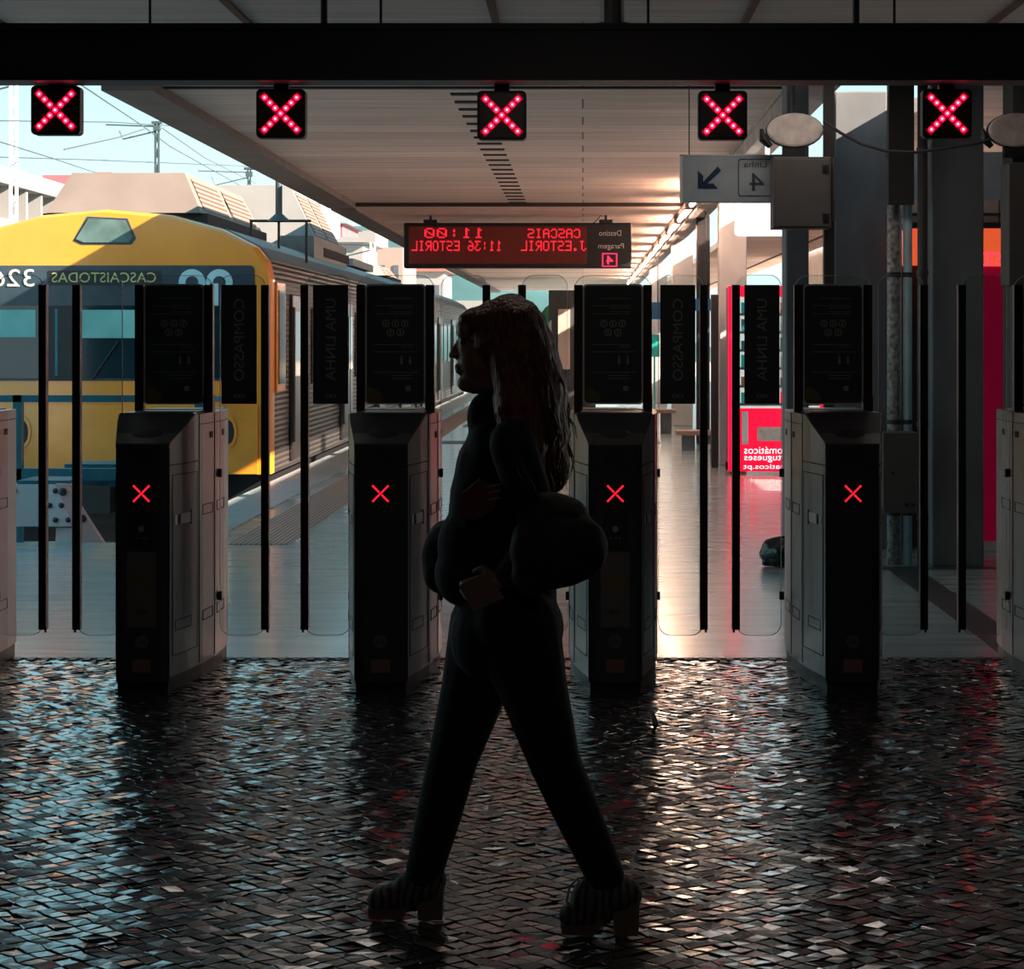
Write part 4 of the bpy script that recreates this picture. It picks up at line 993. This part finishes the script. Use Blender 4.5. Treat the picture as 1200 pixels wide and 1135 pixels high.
# arms
shN, elN, wrN = P(604, 520, -.17), P(640, 625, -.20), P(592, 668, -.19)
shF, elF, wrF = P(600, 520, .17), P(580, 630, .20), P(545, 650, .15)
for s_, e1, w1 in ((shN, elN, wrN), (shF, elF, wrF)): limb(b, [(s_, .048), ((s_ + e1)/2, .042), (e1, .036), ((e1 + w1)/2, .034), (w1, .024)])
def hand(w1, direc, side, curl):
    d = direc.normalized(); up = Vector((0, 0, 1)); a = d.cross(up).normalized(); n = a.cross(d).normalized()
    palm = w1 + d*.045
    b.capsule(w1, .022, palm, .026); 
    for i in (-1.5, -.5, .5, 1.5): b.capsule(w1 + d*.02, .012, palm + n*(i*.016) + d*.02, .011)
    L = (.036, .044, .041, .031)
    for i, l in zip((1.5, .5, -.5, -1.5), L):
        p0 = palm + n*(i*.018) + d*.03; p1 = p0 + d*l*.8 + a*side*l*.35*curl; p2 = p1 + d*l*.25 + a*side*l*.65*curl; p3 = p2 - d*l*.3*curl + a*side*l*.4*curl
        b.capsule(p0, .0088, p1, .0082); b.capsule(p1, .0082, p2, .0076); b.capsule(p2, .0076, p3, .0068)
    t0 = w1 + d*.022 + n*.018; t1 = t0 + n*.026 + d*.018 + a*side*.012; t2 = t1 + d*.026 + a*side*.012
    b.capsule(t0, .012, t1, .010); b.capsule(t1, .010, t2, .0085)
hand(wrN, Vector((-.85, 0.1, -.35)), 1, .9)
hand(wrF, Vector((-.9, -.15, -.25)), -1, 1.0)
K(b, 'body', 'skin', .0055, 3)
for s in (-1, 1):
    pass
e_m = MB()
for s in (-1, 1): e_m.ball(P(544.5, 400, s*.030), .012, 12, 8)
K(e_m, 'eyes', 'black', None)
# top
b = MB()
limb(b, [(P(594, 700), .138), (P(590, 655), .135), (P(586, 600), .142), (P(590, 550), .132), (P(598, 515), .110)])
b.ball(P(563, 585), (.085, .125, .12), 18, 12); b.ball(P(555, 640), (.10, .12, .12), 18, 12); b.ball(P(545, 672, .0), (.085, .11, .09), 18, 12)
b.ball(P(575, 525), (.07, .13, .09)); limb(b, [(P(592, 500), .075), (P(588, 474), .066)]); limb(b, [(P(604, 515, -.16), .064), (P(604, 515, .16), .064)])
b.ball(P(566, 490), (.045, .06, .07), 14, 10)
for s_, e1, w1 in ((shN, elN, wrN), (shF, elF, wrF)): limb(b, [(s_, .064), ((s_ + e1)/2, .060), (e1, .054), ((e1 + w1)/2, .048), (w1 + (e1 - w1)*.12, .036)])
tp = K(b, 'long_sleeved_top', 'top', .008, 4)
m = MB().prism([(P(543, 0).x, P(0, 598).z), (P(560, 0).x, P(0, 603).z), (P(582, 0).x, P(0, 590).z), (P(590, 0).x, P(0, 566).z), (P(566, 0).x, P(0, 556).z), (P(546, 0).x, P(0, 572).z)], PY - .185, PY - .12)
K(m, 'red_chest_print', 'patch', None, 0, tp)
m = MB()
for yy in (563, 570, 578): m.prism([(P(576, 0).x, P(0, yy).z), (P(590, 0).x, P(0, yy - 3).z), (P(590, 0).x, P(0, yy - 1).z), (P(576, 0).x, P(0, yy + 2).z)], PY - .188, PY - .184)
K(m, 'pale_print_lines', 'patchwhite', None, 0, tp)
# trousers
b = MB()
limb(b, [(P(594, 690), .135), (P(594, 728), .140)]); b.ball(P(612, 735), (.115, .15, .12)); b.ball(P(570, 745), (.10, .14, .12)); 
for h_, k_2, a_ in ((hipN, kneeN, ankN), (hipF, kneeF, ankF)):
    mid = (h_ + k_2)/2
    limb(b, [(h_, .124), (mid, .092), (k_2, .070), (k_2 + (a_ - k_2)*.4, .065), (a_, .053)])
K(b, 'trousers', 'trousers', .008, 4)
# hair
b = MB()
b.ball(P(592, 396), (.115, .090, .112), 24, 14)
b.ball(P(566, 376), (.060, .072, .042), 18, 10)
b.ball(P(549, 374), (.030, .058, .022), 14, 8)
limb(b, [(P(600, 385), .095), (P(614, 420), .095), (P(624, 460), .098), (P(632, 500), .088), (P(638, 535), .070), (P(646, 560), .038)])
limb(b, [(P(596, 420, -.06), .05), (P(608, 470, -.09), .06), (P(618, 520, -.10), .055), (P(628, 556, -.10), .03)])
limb(b, [(P(596, 420, .06), .05), (P(606, 470, .08), .06), (P(612, 520, .09), .055)])
b.ball(P(645, 505), (.060, .09, .09)); b.ball(P(650, 538), (.048, .08, .07))
hr = K(b, 'hair', 'hair', .008, 3)
for v in hr.data.vertices:
    c_ = v.co; low = max(0, min(1, (1.55 - c_.z) / .2)); v.co += v.normal * (noise.noise(Vector((c_.x*16, c_.y*16, c_.z*7)))*.014*(.5 + low) + noise.noise(c_*34)*.005)
st = MB(); rs = random.Random(11)
for i in range(170):
    t = rs.random(); side = rs.uniform(-1, 1); ph = rs.uniform(0, 6.28); am_ = rs.uniform(.004, .010)
    x0, y0 = 596 + 24*rs.random(), 366 + 30*t; x1, y1 = 640 + 34*rs.random() - 20*abs(side), 490 + 85*rs.random()
    pts = []
    for k in range(12):
        u = k/11; xx = x0 + (x1 - x0)*(u**.75) + 8*math.sin(math.pi*u); yy = y0 + (y1 - y0)*u
        p_ = P(xx, yy, side*.085*(1 + .3*u)); p_.x += am_*math.sin(ph + u*16)*u*1.3; p_.y += am_*math.cos(ph + u*14)*u; pts.append(p_)
    st.tube(pts, [.0035]*8 + [.003, .0025, .0018, .0008], 5)
K(st, 'loose_curls', 'hair', None, 0, hr)
# shoes
def shoe(toe, heel, top_f, top_b, Y, name_sole_y, toe_y):
    k = Y / F; z0 = 0.012
    e = person
    b = MB(); hx = (heel - 14 - VX)*k; txx = (toe + 10 - VX)*k; yy = Y
    zt = CH + (HY - top_b)*k
    b.capsule((txx + .012, yy, .045 + z0), .036, (txx + .09, yy, .062 + z0), .042)
    b.capsule((txx + .09, yy, .062 + z0), .042, ((top_f + 8 - VX)*k, yy, zt - .045), .044)
    b.capsule(((top_f + 10 - VX)*k, yy, zt - .035), .044, ((heel - 20 - VX)*k, yy, zt - .035), .046)
    b.capsule(((top_f + 8 - VX)*k, yy, zt - .06), .044, ((heel - 16 - VX)*k, yy, .10 + z0), .044)
    b.capsule((txx + .06, yy, .055 + z0), .040, ((heel - 18 - VX)*k, yy, .11 + z0), .040)
    up_ = K(b, 'ankle_boot', 'zebra', .006, 3)
    s_ = MB().prism([((toe + 2 - VX)*k, z0 + .028), ((toe + 4 - VX)*k, z0 + .004), ((toe + 40 - VX)*k, z0), ((toe + 46 - VX)*k, z0 + .012), ((heel - 34 - VX)*k, z0 + .075), ((heel - 34 - VX)*k, z0 + .09), ((toe + 42 - VX)*k, z0 + .030)], yy - .036, yy + .036)
    K(s_, 'sole', 'tan', None, 0, up_)
    h_ = MB().prism([((heel - 34 - VX)*k, z0 + .10), ((heel - 30 - VX)*k, z0 - .002), ((heel - 2 - VX)*k, z0 - .002), ((heel - 1 - VX)*k, z0 + .10)], yy - .032, yy + .032)
    K(h_, 'block_heel', 'tan', None, 0, up_)
    if toe > 600:
        l = MB(); l.tube([((678 - VX)*k, yy - .045, .17), ((668 - VX)*k, yy - .055, .15), ((664 - VX)*k, yy - .05, .11), ((672 - VX)*k, yy - .05, .09)], .003, 6)
        l.tube([((684 - VX)*k, yy - .045, .165), ((676 - VX)*k, yy - .055, .14), ((672 - VX)*k, yy - .05, .10)], .003, 6); K(l, 'lace', 'patchwhite', None, 0, up_)
shoe(430, 521, 470, 1024, 5.41, 0, 0)
shoe(655, 750, 680, 1032, 5.265, 0, 0)
# bag, jacket and card that she carries: things of their own
b = MB()
b.ball(P(652, 630, -.24), (.120, .085, .110), 20, 14); b.ball(P(676, 628, -.24), (.084, .078, .080), 18, 12); b.capsule(P(628, 660, -.24), .058, P(682, 640, -.24), .062); b.capsule(P(640, 595, -.23), .062, P(664, 600, -.23), .062)
bagm = b.build('shoulder_bag', 'bag'); remesh(bagm, .008, 14)
for v in bagm.data.vertices: v.co += v.normal * (noise.noise(v.co * 18) * .008)
tag(bagm, 'slouchy black shoulder bag hanging behind the elbow of the person', 'bag')
MB().tube([P(640, 590, -.27), P(615, 545, -.25), P(604, 502, -.20), P(603, 494, -.12), P(606, 515, -.02)], .011, 8).build('strap', 'bag', bagm, True)
b = MB()
b.ball(P(516, 655, .12), (.062, .10, .082)); b.ball(P(522, 634, .12), (.050, .09, .05)); b.ball(P(506, 668, .12), (.036, .08, .05)); b.capsule(P(516, 680, .12), .052, P(540, 692, .12), .045); b.capsule(P(524, 655, .12), .06, P(560, 668, .10), .07); b.ball(P(534, 690, .12), (.035, .07, .03))
b.capsule(P(500, 652, .12), .022, P(508, 670, .12), .03)
jk = b.build('folded_jacket', 'jacket'); remesh(jk, .008, 10)
for v in jk.data.vertices: v.co += v.normal * (noise.noise(v.co * 20) * .008)
tag(jk, 'bundled dark jacket carried over the front forearm of the person', 'jacket')
wq = [P(544, 672, 0), P(576, 656, 0), P(595, 686, 0), P(562, 702, 0)]
m = MB(); m.prism([(p.x, p.z) for p in wq], PY - .262, PY - .25); wl = m.build('card_wallet', 'wallet', None, False, .003)
tag(wl, 'brown card wallet held in the near hand of the person', 'wallet')
# small litter on the cobbles
tag(MB().tube([(px(766, 7.95), 7.95, .012), (px(768, 7.9), 7.9, .05), (px(765, 8.0), 8.0, .085)], [.012, .014, .006], 8).build('umbrella_tip', 'black'), 'small dark upright scrap standing on the cobbles right of the middle gate', 'litter')
print('objects', len(bpy.data.objects))
